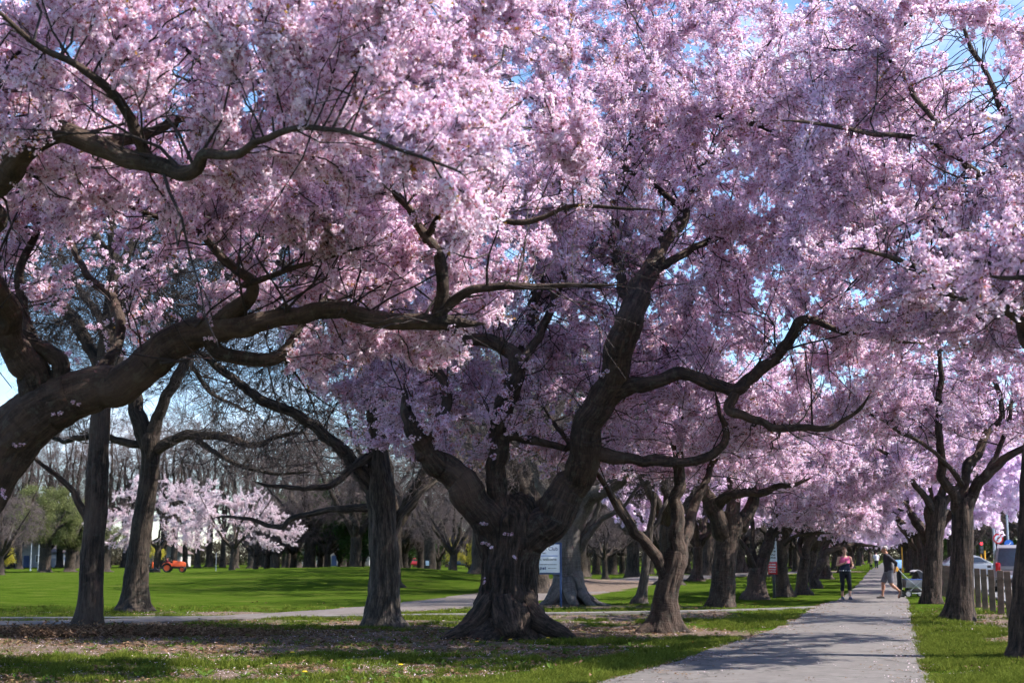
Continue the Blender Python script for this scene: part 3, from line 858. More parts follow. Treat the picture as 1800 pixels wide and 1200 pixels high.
# --- the thick old tree in the middle
tr = px_path([(888, 1119, 27, 200), (890, 1104, 27, 168), (892, 1085, 27, 148), (894, 1050, 27, 138), (897, 1010, 27, 130), (900, 975, 27, 130), (903, 940, 27, 138), (904, 912, 27, 132), (902, 885, 27, 96), (898, 868, 27, 52)], 0.1, 0.80)
lim = [px_path(r) for r in [
    [(884, 1010, 27, 60), (866, 948, 26.95, 88), (846, 895, 26.8, 82), (818, 850, 26.6, 72), (780, 824, 26.4, 64), (745, 798, 26.2, 50), (724, 756, 26.1, 38), (716, 715, 26.1, 24)],
    [(884, 930, 27.0, 66), (875, 872, 26.8, 50), (872, 805, 26.6, 47), (880, 742, 26.4, 46), (894, 690, 26.2, 45), (907, 650, 26.1, 40), (890, 616, 26.1, 34), (842, 600, 26.2, 30), (790, 590, 26.4, 25), (735, 600, 26.5, 16)],
    [(902, 1040, 27, 50), (912, 985, 26.95, 88), (932, 940, 26.9, 100), (964, 904, 26.8, 92), (1000, 862, 26.6, 80), (1025, 805, 26.2, 73), (1042, 735, 25.8, 70), (1066, 668, 25.4, 69), (1094, 602, 25.0, 66), (1112, 545, 24.9, 60), (1134, 490, 25.3, 48), (1162, 440, 25.8, 36), (1200, 375, 26.2, 26), (1235, 300, 26.5, 20), (1300, 225, 26.5, 15), (1350, 150, 26.5, 10)],
    [(1078, 690, 25.5, 46), (1150, 666, 25.2, 33), (1210, 664, 25.0, 30), (1262, 680, 24.9, 31), (1296, 690, 24.8, 31), (1338, 660, 24.7, 27), (1390, 606, 24.6, 25), (1425, 567, 24.5, 21), (1490, 588, 24.4, 12), (1590, 602, 24.3, 8)],
    [(1290, 696, 24.8, 26), (1275, 725, 24.8, 23), (1335, 741, 24.7, 19), (1400, 746, 24.6, 17), (1455, 752, 24.5, 13), (1510, 718, 24.4, 8)],
    [(1036, 795, 26.1, 36), (1110, 803, 25.9, 27), (1190, 806, 25.7, 25), (1250, 795, 25.5, 21), (1272, 765, 25.4, 15), (1262, 728, 25.3, 10)],
    [(893, 690, 26.3, 28), (925, 590, 27.6, 24), (950, 480, 28.5, 20), (985, 370, 29.0, 16), (1010, 240, 29.3, 11)],
    [(905, 655, 26.2, 24), (960, 560, 26.8, 20), (1000, 440, 26.6, 17), (985, 330, 26.2, 13), (960, 220, 25.8, 9)],
    [(1112, 548, 24.9, 26), (1080, 450, 26.6, 22), (1090, 330, 27.6, 18), (1120, 200, 28.2, 14), (1150, 90, 28.4, 9)],
    [(1138, 482, 25.4, 22), (1200, 450, 25.8, 18), (1290, 400, 26.0, 15), (1380, 385, 26.0, 11), (1460, 360, 26, 8)],
    [(1200, 378, 26.2, 16), (1155, 330, 26.2, 14), (1100, 300, 26, 10), (1020, 290, 25.8, 7)],
    [(1235, 302, 26.5, 16), (1205, 220, 26, 16), (1260, 205, 25.4, 18), (1330, 215, 25, 17), (1400, 245, 24.8, 13), (1500, 228, 24.6, 9), (1610, 250, 24.6, 7)],
    [(875, 770, 26.5, 28), (935, 775, 26.6, 20), (1000, 790, 26.6, 14), (970, 740, 26.8, 9)],
    [(742, 795, 26.2, 30), (780, 700, 27.0, 25), (740, 610, 27.6, 20), (700, 500, 28.0, 14), (680, 380, 28.3, 9)],
]]
build_tree('cherry_tree', 'thick old cherry with gnarled fluted trunk and three heavy limbs', 'tree', 'blossoming cherry trees along the footpath', tr, lim,
    [ell(1020, 400, 28.2, 450, 350, 3.2), ell(1240, 440, 27.0, 350, 320, 2.7), ell(780, 570, 28.0, 300, 200, 2.6), ell(690, 660, 26.6, 130, 80, 1.4), ell(1380, 640, 26.4, 220, 130, 2.0), ell(1130, 120, 28.5, 420, 190, 3.2), ell(850, 715, 27.2, 270, 130, 1.8), ell(1250, 740, 27.2, 230, 80, 1.6), ell(1080, 560, 27.8, 220, 150, 1.4), ell(1400, 200, 25.5, 200, 190, 2.6), ell(980, 750, 27.8, 160, 80, 1.2), ell(1150, 290, 24.7, 340, 220, 1.3)],
    21, n_attr=5600, kill=0.40, step=0.22, sprig=SPRIG, n_sprig=43000, clear=0.20, gap=-0.03, sprig_scl=1.05, flare=0.3, ridge=0.11, rough=0.16, burl=0.10, sides=110, detail=0.036, bark_t=BARK_OLD, bark_l=BARK_CHERRY, zmin=3.3,
    roots=[px_path(r) for r in [[(920, 1050, 26.8, 60), (945, 1088, 26.6, 58), (978, 1108, 26.4, 40), (1010, 1122, 26.2, 20)], [(865, 1050, 26.8, 60), (840, 1088, 26.6, 56), (812, 1110, 26.4, 40), (776, 1124, 26.2, 16)], [(888, 1060, 26.75, 90), (898, 1096, 26.55, 96), (906, 1122, 26.4, 70)]]],
    extra_pts=px_pts([(845, 919, 26.35), (887, 941, 26.3), (858, 954, 26.3), (863, 962, 26.3), (906, 978, 26.3), (850, 1025, 26.3), (1073, 687, 26.2)]))

# --- crooked tree beside the path
tr = px_path([(1166, 1108, 29, 88), (1167, 1090, 29, 70), (1170, 1050, 29, 58), (1178, 1015, 29, 54), (1186, 985, 29, 52), (1190, 965, 29, 40)])
lim = [px_path(r) for r in [
    [(1184, 1000, 29, 46), (1192, 945, 29, 36), (1190, 880, 29, 29), (1189, 820, 29, 27), (1193, 760, 29, 24), (1202, 720, 29, 19), (1188, 660, 28.8, 14), (1200, 590, 28.6, 9)],
    [(1172, 1020, 29, 34), (1150, 975, 28.9, 28), (1120, 935, 28.7, 23), (1088, 884, 28.5, 18), (1060, 850, 28.2, 13), (1040, 800, 27.8, 8)],
    [(1192, 990, 29.1, 36), (1206, 935, 29.5, 31), (1219, 882, 29.8, 23), (1236, 852, 30, 17), (1262, 800, 30.2, 12), (1300, 760, 30.4, 8)],
]]
build_tree('cherry_tree', 'slender crooked cherry with swollen base and three stems beside the path', 'tree', 'blossoming cherry trees along the footpath', tr, lim,
    [ell(1215, 700, 30.5, 210, 140, 2.2), ell(1310, 770, 31.4, 140, 110, 2.0), ell(1100, 790, 29.6, 130, 80, 1.4)],
    31, n_attr=900, kill=0.40, step=0.2, sprig=SPRIG, n_sprig=6000, flare=0.4, ridge=0.08, rough=0.16, burl=0.08, sides=64, detail=0.05, zmin=3.0)

# --- next trees of the left row
tr = px_path([(1268, 1064, 42.5, 72), (1270, 1045, 42.5, 58), (1273, 1000, 42.5, 52), (1278, 950, 42.5, 52), (1284, 915, 42.5, 56), (1286, 900, 42.5, 40)])
lim = [px_path(r) for r in [
    [(1272, 935, 42.4, 46), (1252, 892, 42.2, 36), (1240, 862, 42, 28), (1215, 830, 41.6, 20), (1170, 800, 41, 12)],
    [(1256, 890, 42.2, 28), (1290, 870, 41.6, 22), (1350, 864, 41, 17), (1400, 850, 40.5, 10)],
    [(1300, 925, 42.5, 40), (1322, 880, 42.8, 27), (1345, 832, 43, 21), (1375, 790, 43.2, 16), (1420, 750, 43.5, 10)],
    [(1286, 910, 42.5, 34), (1290, 850, 43, 24), (1280, 780, 43.5, 18), (1300, 700, 44, 12)]]]
build_tree('cherry_tree', 'stout cherry with short upright trunk beyond the crooked tree', 'tree', 'blossoming cherry trees along the footpath', tr, lim,
    [ell(1340, 740, 42.5, 210, 120, 3.8), ell(1230, 770, 42.5, 120, 90, 2.6), ell(1430, 810, 41.5, 110, 70, 2.4)],
    41, n_attr=1000, kill=0.48, step=0.26, sprig=SPRIG, n_sprig=8000, sprig_scl=1.15, flare=0.2, ridge=0.06, rough=0.15, sides=36, zmin=2.6)
tr = px_path([(1329, 1051, 49.7, 62), (1330, 1035, 49.7, 46), (1330, 1012, 49.7, 38), (1330, 998, 49.7, 30)])
lim = [px_path(r) for r in [
    [(1326, 1008, 49.7, 16), (1314, 972, 49.6, 12), (1300, 948, 49.5, 9), (1285, 915, 49.4, 7)],
    [(1329, 1002, 49.8, 15), (1325, 945, 50, 11), (1325, 895, 50.2, 9), (1330, 850, 50.4, 7)],
    [(1334, 1010, 49.7, 32), (1345, 972, 49.8, 27), (1366, 932, 50, 24), (1382, 905, 50.2, 20), (1402, 875, 50.4, 15), (1440, 840, 50.6, 10)]]]
build_tree('cherry_tree', 'low forked cherry with one thick stem slanting over the path beside red sign', 'tree', 'blossoming cherry trees along the footpath', tr, lim,
    [ell(1400, 810, 50, 130, 80, 3.2), ell(1440, 870, 49.5, 100, 50, 2.6)],
    51, n_attr=650, kill=0.5, step=0.28, sprig=SPRIG, n_sprig=5500, sprig_scl=1.25, flare=0.25, sides=28, zmin=2.4)
tr = px_path([(1378, 1046, 53, 46), (1376, 1030, 53, 34), (1372, 1000, 53, 29), (1375, 960, 53, 30), (1378, 925, 53, 24), (1382, 890, 53, 14)])
lim = [px_path(r) for r in [
    [(1377, 945, 53, 20), (1400, 910, 53.3, 14), (1440, 890, 53.6, 10), (1480, 870, 54, 7)],
    [(1376, 930, 53, 18), (1362, 880, 53.2, 13), (1370, 820, 53.5, 9)],
    [(1374, 965, 53, 14), (1395, 945, 52.5, 10), (1440, 938, 52, 8)]]]
build_tree('cherry_tree', 'lumpy straight trunked cherry standing right behind the red and white sign', 'tree', 'blossoming cherry trees along the footpath', tr, lim,
    [ell(1430, 850, 53.5, 120, 70, 3.4), ell(1470, 900, 52.5, 80, 36, 2.2)],
    61, n_attr=600, kill=0.5, step=0.28, sprig=SPRIG, n_sprig=5000, sprig_scl=1.3, flare=0.25, rough=0.25, sides=28, zmin=2.2)
tr = px_path([(1412, 1043, 55, 40), (1410, 1028, 55, 28), (1411, 1005, 55, 24), (1416, 980, 55, 22)])
lim = [px_path(r) for r in [
    [(1412, 1000, 55, 22), (1424, 955, 55.2, 18), (1448, 925, 55.4, 14), (1490, 905, 55.8, 10)],
    [(1414, 990, 55, 18), (1408, 950, 55.4, 12), (1420, 900, 55.8, 9)]]]
build_tree('cherry_tree', 'small dark cherry bending right, first of the bowed pair near the woman', 'tree', 'blossoming cherry trees along the footpath', tr, lim,
    [ell(1470, 860, 56, 110, 60, 3.4), ell(1500, 915, 56, 60, 30, 2.4)],
    71, n_attr=500, kill=0.5, step=0.28, sprig=SPRIG, n_sprig=4200, sprig_scl=1.3, flare=0.25, sides=24, zmin=2.2)
tr = px_path([(1434, 1031, 66, 28), (1431, 1018, 66, 20), (1438, 1000, 66, 18), (1448, 985, 66, 16)])
lim = [px_path(r) for r in [
    [(1445, 990, 66, 15), (1468, 966, 66.2, 12), (1500, 956, 66.5, 9), (1530, 958, 66.8, 6)],
    [(1440, 995, 66, 13), (1450, 960, 66.4, 10), (1470, 925, 66.8, 8)]]]
build_tree('cherry_tree', 'farther of the bowed pair of small dark cherries near the woman', 'tree', 'blossoming cherry trees along the footpath', tr, lim,
    [ell(1490, 890, 67, 80, 50, 3.6), ell(1515, 935, 66.5, 45, 20, 2.2)],
    81, n_attr=420, kill=0.5, step=0.28, sprig=SPRIG, n_sprig=3600, sprig_scl=1.35, flare=0.25, sides=24, zmin=2.2)

# --- right-hand row
tr = px_path([(1822, 1152, 21.6, 135), (1820, 1125, 21.6, 112), (1818, 1060, 21.6, 98), (1818, 1000, 21.6, 88), (1820, 900, 21.6, 72), (1824, 800, 21.6, 62), (1826, 740, 21.6, 56), (1826, 700, 21.6, 44)])
lim = [px_path(r) for r in [
    [(1826, 720, 21.6, 46), (1818, 640, 21, 38), (1800, 575, 20.5, 30), (1740, 537, 20, 22), (1660, 510, 19.6, 16), (1610, 466, 19.3, 13), (1520, 438, 19, 9)],
    [(1826, 710, 21.6, 44), (1850, 560, 21.8, 36), (1845, 420, 21.8, 28), (1800, 350, 21.5, 22), (1712, 305, 21.2, 18), (1670, 266, 21, 16), (1610, 246, 20.8, 13), (1500, 228, 20.5, 10), (1405, 214, 20.2, 7)],
    [(1846, 430, 21.8, 24), (1800, 300, 22.4, 20), (1760, 200, 22.8, 15), (1700, 60, 23, 10)],
    [(1800, 600, 20.6, 24), (1760, 470, 21.6, 20), (1700, 400, 22.2, 14), (1620, 380, 22.5, 9)],
    [(1850, 560, 21.8, 30), (1920, 400, 21, 24), (1980, 250, 20.5, 18)],
    [(1715, 308, 21.2, 14), (1625, 190, 21.4, 12), (1590, 130, 21.4, 10), (1565, 90, 21.4, 8), (1600, 30, 21.4, 6)]]]
def keep_R1(P, g):
    u = 900 + F * P[:, 0] / np.maximum(P[:, 1], 1); z = P[:, 2]
    v = 973 - F * (z - CAM_H) / np.maximum(P[:, 1], 1)
    gap = np.exp(-((u - 1720) / 90) ** 2 - ((v - 90) / 80) ** 2) * 0.97 + np.exp(-((u - 1780) / 50) ** 2 - ((v - 220) / 60) ** 2) * 0.6
    return g.random(len(P)) > gap
build_tree('cherry_tree', 'cherry with straight dark trunk cut by the right edge', 'tree', 'blossoming cherry trees along the footpath', tr, lim,
    [ell(1630, 330, 22.2, 290, 210, 2.6), ell(1690, 520, 21.2, 240, 100, 2.2), ell(1560, 140, 22.4, 240, 180, 2.6), ell(1850, 350, 21.5, 220, 300, 3.5), ell(1520, 470, 20.5, 150, 110, 2.0), (10.4, 25.8, 6.0, 2.0, 1.9, 1.6)],  # last ellipsoid: extra lobe right of view, added to cast shadow on the path
    91, n_attr=2900, kill=0.38, step=0.2, sprig=SPRIG, n_sprig=23000, gap=-0.04, sprig_scl=1.0, flare=0.12, ridge=0.06, rough=0.08, sides=48, zmin=3.4, bark_t=BARK_OLD, bark_l=BARK_CHERRY, keep=keep_R1)
tr = px_path([(1686, 1085, 34.5, 74), (1687, 1062, 34.5, 62), (1690, 1010, 34.5, 52), (1692, 950, 34.5, 47), (1692, 900, 34.5, 46), (1693, 875, 34.5, 34)])
lim = [px_path(r) for r in [
    [(1688, 905, 34.5, 30), (1670, 862, 34.4, 23), (1653, 830, 34.2, 21), (1650, 780, 34, 18), (1650, 720, 34, 15), (1653, 660, 33.8, 13), (1648, 605, 33.6, 10), (1630, 540, 33.4, 7)],
    [(1692, 895, 34.5, 28), (1690, 850, 34.6, 20), (1698, 818, 34.7, 21), (1722, 798, 34.8, 20), (1736, 762, 34.9, 17), (1760, 735, 35, 14), (1757, 690, 35, 12), (1738, 640, 35, 10), (1730, 570, 35, 7)],
    [(1698, 895, 34.5, 32), (1715, 855, 34.3, 25), (1740, 825, 34, 22), (1768, 801, 33.6, 18), (1800, 790, 33.3, 15), (1860, 770, 33, 10)],
    [(1690, 850, 34.5, 14), (1660, 812, 34, 10), (1620, 776, 33.6, 9), (1570, 750, 33.2, 8), (1520, 725, 33, 6)],
    [(1735, 830, 34, 14), (1765, 770, 34.5, 11), (1780, 700, 35, 8)]]]
build_tree('cherry_tree', 'second cherry from the right edge, dark trunk forking into a candelabra', 'tree', 'blossoming cherry trees along the footpath', tr, lim,
    [ell(1680, 620, 35.4, 210, 140, 2.8), ell(1550, 680, 34.4, 150, 110, 2.4), ell(1790, 640, 35, 130, 150, 2.4), (12.8, 31.2, 5.6, 1.8, 1.6, 1.5)],  # the xyz one is an added lobe beyond the frame, there to shade the path
    101, n_attr=1250, kill=0.42, step=0.22, sprig=SPRIG, n_sprig=8500, sprig_scl=1.1, flare=0.15, ridge=0.06, sides=40, zmin=4.0, bark_t=BARK_OLD, bark_l=BARK_CHERRY)
tr = px_path([(1638, 1057, 46, 52), (1638, 1035, 46, 43), (1640, 985, 46, 39), (1645, 930, 46, 37), (1650, 890, 46, 36), (1652, 872, 46, 24)])
lim = [px_path(r) for r in [
    [(1645, 905, 46, 20), (1618, 864, 45.8, 14), (1592, 832, 45.4, 12), (1565, 800, 45, 9), (1530, 780, 44.6, 7)],
    [(1650, 890, 46, 22), (1662, 850, 46.3, 15), (1660, 800, 46.6, 11), (1640, 740, 47, 8)],
    [(1655, 892, 46, 20), (1675, 868, 46, 14), (1700, 840, 46, 10), (1720, 800, 46, 7)]]]
build_tree('cherry_tree', 'third cherry from the right edge, trunk hiding the pushchair', 'tree', 'blossoming cherry trees along the footpath', tr, lim,
    [ell(1640, 750, 47, 160, 110, 3.2), ell(1560, 800, 46, 100, 80, 2.6)],
    111, n_attr=700, kill=0.46, step=0.26, sprig=SPRIG, n_sprig=6500, sprig_scl=1.2, flare=0.15, ridge=0.06, sides=32, zmin=3.4, bark_t=BARK_OLD, bark_l=BARK_CHERRY)
# --- near tree whose trunk stands outside the frame on the right
x0, y0 = 4.9, 9.4
tr = catmull([[x0, y0, 0.0, 0.5], [x0, y0, 0.3, 0.38], [x0 + 0.05, y0, 1.2, 0.34], [x0, y0 + 0.05, 2.2, 0.34]], 0.12)
lim = [catmull(r, 0.12) for r in [
    [[x0, y0, 2.1, 0.22], [x0 + 0.1, y0 + 0.8, 3.0, 0.10], [x0 - 0.1, y0 + 1.9, 3.7, 0.045], [x0 - 0.5, y0 + 3.2, 4.0, 0.02]],
    [[x0, y0, 2.1, 0.22], [x0 + 0.7, y0 + 1.2, 3.2, 0.10], [x0 + 0.9, y0 + 2.8, 4.2, 0.05], [x0 + 0.5, y0 + 4.2, 4.9, 0.02]],
    [[x0, y0, 2.1, 0.22], [x0 + 1.2, y0 - 0.2, 3.4, 0.16], [x0 + 2.4, y0, 4.6, 0.08]],
    [[x0, y0, 2.1, 0.2], [x0 - 0.2, y0 - 0.8, 3.4, 0.14], [x0 - 0.4, y0 - 2.0, 4.8, 0.07]]]]
build_tree('cherry_tree', 'near cherry reaching in blurred from beyond the right edge', 'tree', 'blossoming cherry trees along the footpath', tr, lim,
    [ell(1790, 470, 12.8, 140, 130, 1.6), ell(1700, 430, 13.2, 110, 60, 1.0), (x0 + 1.5, y0 + 0.5, 5.0, 2.6, 3.0, 1.6), (x0 + 3.0, y0 + 4.8, 6.3, 2.4, 2.4, 1.7)],  # last lobe is unseen, added so its shadow falls on the near path
    121, n_attr=1300, kill=0.32, step=0.16, sprig=SPRIG, n_sprig=8500, sprig_scl=0.9, flare=0.4, sides=32, zmin=3.0, keep=keep_R1)

# --- generic cherries for the far stretch of the avenue
def generic_cherry(seed, label):
    g = np.random.default_rng(seed)
    tr = catmull([[0, 0, 0, 0.42], [0.02, 0, 0.25, 0.32], [0.08, 0.03, 1.0, 0.27], [0.1, 0, 1.8, 0.27]], 0.15)
    lim = []
    for k in range(5):
        a = k * 1.257 + g.uniform(-0.4, 0.4); l = g.uniform(0.8, 1.2)
        c, s = math.cos(a), math.sin(a)
        lim.append(catmull([[0.1, 0, 1.6, 0.19], [0.1 + 0.5 * c * l, 0.5 * s * l, 2.4, 0.15], [1.3 * c * l, 1.3 * s * l, 3.4, 0.11], [2.4 * c * l, 2.4 * s * l, 4.3 + g.uniform(-0.5, 0.6), 0.06], [3.4 * c * l, 3.4 * s * l, 4.7 + g.uniform(-0.8, 1.0), 0.03]], 0.25))
    return build_tree('cherry_tree', label, 'tree', 'cherry trees far down the avenue', tr, lim,
        [(0, 0, 5.4, 4.6, 4.6, 2.4), (1.5, 1.5, 4.0, 3.4, 3.4, 1.7), (-2, -1.5, 3.9, 3.0, 3.0, 1.6)], seed, n_attr=420, kill=0.7, step=0.35, sprig=SPRIG_FAR, n_sprig=4200, clear=0.2, sprig_scl=1.0,
        thin=0.04, r0=0.011, flare=0.5, sides=16, detail=0.15, zmin=2.0)
far_protos = [generic_cherry(131, ''), generic_cherry(141, '')]
used = [False, False]
FARG = np.random.default_rng(5)
spots = []
for d in (79, 92, 106, 121, 137, 154, 172, 192, 215, 242, 272, 305): spots.append((edge_left(d) - 2.6 + FARG.uniform(-0.4, 0.4), d + FARG.uniform(-2, 2), 'left'))
for d in (58, 69.5, 81, 93, 106, 121, 138, 156, 176, 200, 228, 262, 300): spots.append((edge_right(d) + 1.05 + FARG.uniform(-0.15, 0.15), d, 'right'))
for d in (86, 118, 160, 210): spots.append((edge_left(d) - 9.5 + FARG.uniform(-1, 1), d, 'outer'))
for i, (x, y, side) in enumerate(spots):
    k = i % 2
    o = far_protos[k] if not used[k] else copy_tree(far_protos[k])
    used[k] = True
    o.location = (x, y, 0); o.rotation_euler = (0, 0, FARG.uniform(0, 6.28)); s = FARG.uniform(0.9, 1.15); o.scale = (s, s, s)
    o['label'] = {'left': 'distant cherry in the left row, far down the blossom tunnel', 'right': 'distant cherry in the right row behind the pushchair tree', 'outer': 'distant cherry set back on the lawn left of the tunnel'}[side]
    nth = sum(1 for q in spots[:i] if q[2] == side)
    if side == 'right' and nth < 5: o['label'] = ['fourth', 'fifth', 'sixth', 'seventh', 'eighth'][nth] + ' cherry of the right row, counted from the right edge'
    if side == 'left' and nth < 4: o['label'] = ['first', 'second', 'third', 'fourth'][nth] + ' cherry of the left row beyond the bowed pair near the woman'
    o['group'] = {'left': 'far cherries of the left row', 'right': 'far cherries of the right row', 'outer': 'far cherries set back on the lawn'}[side]
# ------------------------------------------------------------------ bare trees on the golf-course side
def bare(name, label, group, tr, lim, ells, seed, bark_t=BARK_OAK, **kw):
    a = dict(n_attr=2200, kill=0.42, step=0.26, twigs=5, twig_len=0.9, sides=36, flare=0.35, ridge=0.07, rough=0.07, thin=0.03, r0=0.0055, twig=TWIG_BARE, zmin=3.5, twig_r=0.0048)
    a.update(kw)
    return build_tree(name, label, 'tree', group, tr, lim, ells, seed, bark_t=bark_t, **a)
tr = px_path([(155, 1106, 29, 78), (156, 1092, 29, 64), (159, 1050, 29, 55), (162, 980, 29, 52), (168, 900, 29, 50), (172, 820, 29, 47), (176, 740, 29, 44), (182, 660, 29, 40), (192, 560, 29, 34), (200, 460, 29, 26), (190, 330, 29, 18)])
lim = [px_path(r) for r in [
    [(155, 912, 29, 22), (138, 884, 28.9, 16), (120, 856, 28.8, 13), (85, 826, 28.6, 11), (55, 803, 28.4, 8)],
    [(182, 660, 29, 30), (130, 560, 29.6, 24), (60, 470, 30.2, 18), (-20, 400, 30.8, 12)],
    [(190, 580, 29, 28), (260, 470, 28.6, 22), (330, 380, 28.2, 16), (400, 300, 28, 10)],
    [(200, 470, 29, 22), (140, 360, 29.6, 16), (100, 240, 30, 10)],
    [(196, 500, 29, 20), (260, 380, 30.4, 16), (300, 250, 31.2, 10)]]]
bare('oak_tree', 'slim bare oak with brown leaf pile at its foot and one low crooked branch', 'bare trees at the edge of the lawn', tr, lim,
     [ell(180, 380, 29.5, 330, 260, 4.0), ell(60, 520, 30.2, 220, 120, 3.0)], 201, n_attr=2300, zmin=4.5)
tr = px_path([(234, 1071, 39.5, 86), (236, 1052, 39.5, 64), (240, 1005, 39.5, 52), (249, 930, 39.5, 46), (260, 855, 39.5, 42), (265, 805, 39.5, 42), (264, 775, 39.5, 46), (262, 758, 39.5, 34)])
lim = [px_path(r) for r in [
    [(260, 782, 39.5, 40), (246, 742, 39.6, 37), (232, 702, 39.8, 32), (212, 640, 40.2, 26), (170, 560, 40.8, 18), (120, 470, 41.4, 12)],
    [(264, 776, 39.5, 34), (282, 722, 39.4, 27), (312, 662, 39.2, 25), (352, 598, 39, 22), (400, 530, 38.8, 16), (450, 440, 38.6, 10)],
    [(268, 796, 39.5, 28), (312, 766, 39.2, 23), (380, 764, 38.8, 20), (450, 776, 38.4, 15), (520, 760, 38, 9)],
    [(258, 784, 39.5, 20), (210, 778, 39.8, 17), (172, 768, 40, 14), (120, 776, 40.4, 11), (92, 768, 40.6, 8)],
    [(340, 766, 39, 14), (400, 808, 38.8, 11), (470, 832, 38.4, 8), (530, 830, 38, 6)],
    [(300, 690, 39.3, 14), (330, 640, 39.6, 12), (372, 690, 40, 9), (430, 720, 40.4, 6)],
    [(236, 712, 39.8, 22), (250, 620, 40.4, 18), (260, 520, 41, 13), (300, 420, 41.4, 9)]]]
bare('oak_tree', 'leaning bare oak on the lawn whose trunk swells and forks under blossom', 'bare trees at the edge of the lawn', tr, lim,
     [ell(280, 520, 40, 330, 200, 5.0), ell(430, 740, 38.5, 150, 90, 2.5), ell(130, 700, 40.5, 120, 80, 2.2)], 211, n_attr=2000)
tr = px_path([(672, 1096, 31.5, 100), (672, 1078, 31.5, 80), (675, 1030, 31.5, 69), (675, 960, 31.5, 65), (672, 900, 31.5, 63), (668, 860, 31.5, 66), (664, 800, 31.5, 48), (660, 720, 31.5, 41), (654, 650, 31.5, 35), (642, 560, 31.5, 27), (650, 450, 31.5, 18)])
lim = [px_path(r) for r in [
    [(660, 858, 31.5, 44), (622, 808, 31.4, 31), (580, 771, 31.2, 27), (520, 736, 31, 25), (460, 706, 30.8, 22), (398, 660, 30.5, 18), (340, 618, 30.2, 13), (270, 590, 30, 8)],
    [(690, 940, 31.5, 24), (708, 900, 31.6, 16), (736, 868, 31.8, 14), (772, 840, 32, 10), (800, 800, 32.2, 7)],
    [(655, 890, 31.5, 22), (600, 893, 31.7, 16), (552, 902, 31.9, 13), (510, 912, 32, 11), (492, 924, 32.1, 11), (440, 914, 32.2, 9), (395, 908, 32.3, 6)],
    [(664, 790, 31.5, 24), (600, 840, 30.8, 16), (540, 860, 30.2, 12), (470, 850, 29.8, 8)],
    [(664, 800, 31.5, 26), (720, 690, 32, 22), (760, 580, 32.4, 16), (800, 450, 32.8, 10)],
    [(655, 660, 31.5, 24), (560, 540, 32.2, 20), (480, 440, 32.8, 14), (420, 320, 33.2, 9)],
    [(645, 570, 31.5, 22), (690, 430, 32, 16), (720, 300, 32.4, 10)]]]
bare('oak_tree', 'bare oak with rough grey trunk and long slanting bough left of the old cherry', 'bare trees at the edge of the lawn', tr, lim,
     [ell(600, 480, 32, 330, 280, 4.5), ell(470, 830, 31, 190, 80, 2.2), ell(720, 830, 32, 100, 60, 1.6), ell(420, 640, 30.5, 170, 90, 2.0)], 221, n_attr=2400, bark_t=bark('grey_oak_bark', (0.022, 0.018, 0.015), (0.115, 0.093, 0.078), None, fiss=1.0, bump=1.0), flare=0.10, ridge=0.09, zmin=3.3)
tr = px_path([(1001, 1059, 45, 90), (1000, 1048, 45, 74), (998, 1015, 45, 64), (996, 960, 45, 62), (998, 920, 45, 64), (1002, 895, 45, 50)])
lim = [px_path(r) for r in [
    [(1003, 930, 45, 50), (1035, 885, 44.6, 40), (1075, 852, 44.2, 30), (1130, 815, 43.8, 20), (1180, 770, 43.5, 12)],
    [(1018, 965, 45, 22), (1040, 938, 44.8, 14), (1062, 914, 44.6, 12), (1100, 886, 44.2, 8), (1130, 850, 44, 6)],
    [(990, 925, 45, 44), (965, 870, 45.5, 32), (930, 800, 46, 22), (880, 720, 46.5, 14)],
    [(1020, 950, 45, 14), (1048, 905, 44.8, 11), (1058, 860, 44.6, 8)],
    [(1000, 910, 45, 34), (1010, 830, 45.4, 26), (1030, 740, 45.8, 18), (1020, 640, 46, 11)]]]
bare('beech_tree', 'smooth grey bare beech with spreading roots behind the golf sign', 'bare trees at the edge of the lawn', tr, lim,
     [ell(1000, 720, 46, 200, 150, 4.5), ell(1110, 850, 44, 90, 50, 2.0)], 231, n_attr=1500, bark_t=BARK_BEECH, flare=0.12, ridge=0.03, rough=0.08, zmin=3.2,
     roots=[px_path(r) for r in [[(1008, 1010, 44.8, 40), (1024, 1044, 44.6, 32), (1048, 1060, 44.3, 18), (1075, 1066, 44.1, 8)], [(998, 1020, 44.6, 36), (1004, 1050, 44.2, 28), (1014, 1066, 43.9, 12)], [(985, 1020, 44.7, 36), (970, 1050, 44.4, 28), (950, 1064, 44.2, 12)], [(1012, 1030, 44.8, 28), (1032, 1056, 44.2, 20), (1050, 1070, 43.8, 8)]]])
tr = px_path([(1125, 1057, 46, 32), (1128, 1045, 46, 24), (1133, 1010, 46, 20), (1138, 970, 46, 18), (1143, 930, 46, 16), (1150, 880, 46, 12), (1150, 820, 46, 8)])
lim = [px_path(r) for r in [
    [(1140, 940, 46, 11), (1158, 905, 46.2, 9), (1180, 870, 46.5, 6)],
    [(1136, 975, 46, 9), (1120, 930, 46, 7), (1090, 880, 46, 5)]]]
bare('young_tree', 'thin leaning young bare tree left of the crooked cherry', 'bare trees at the edge of the lawn', tr, lim,
     [ell(1140, 830, 46, 100, 80, 2.0)], 241, n_attr=350, kill=0.6, bark_t=BARK_PALE, sides=20, zmin=3.4)

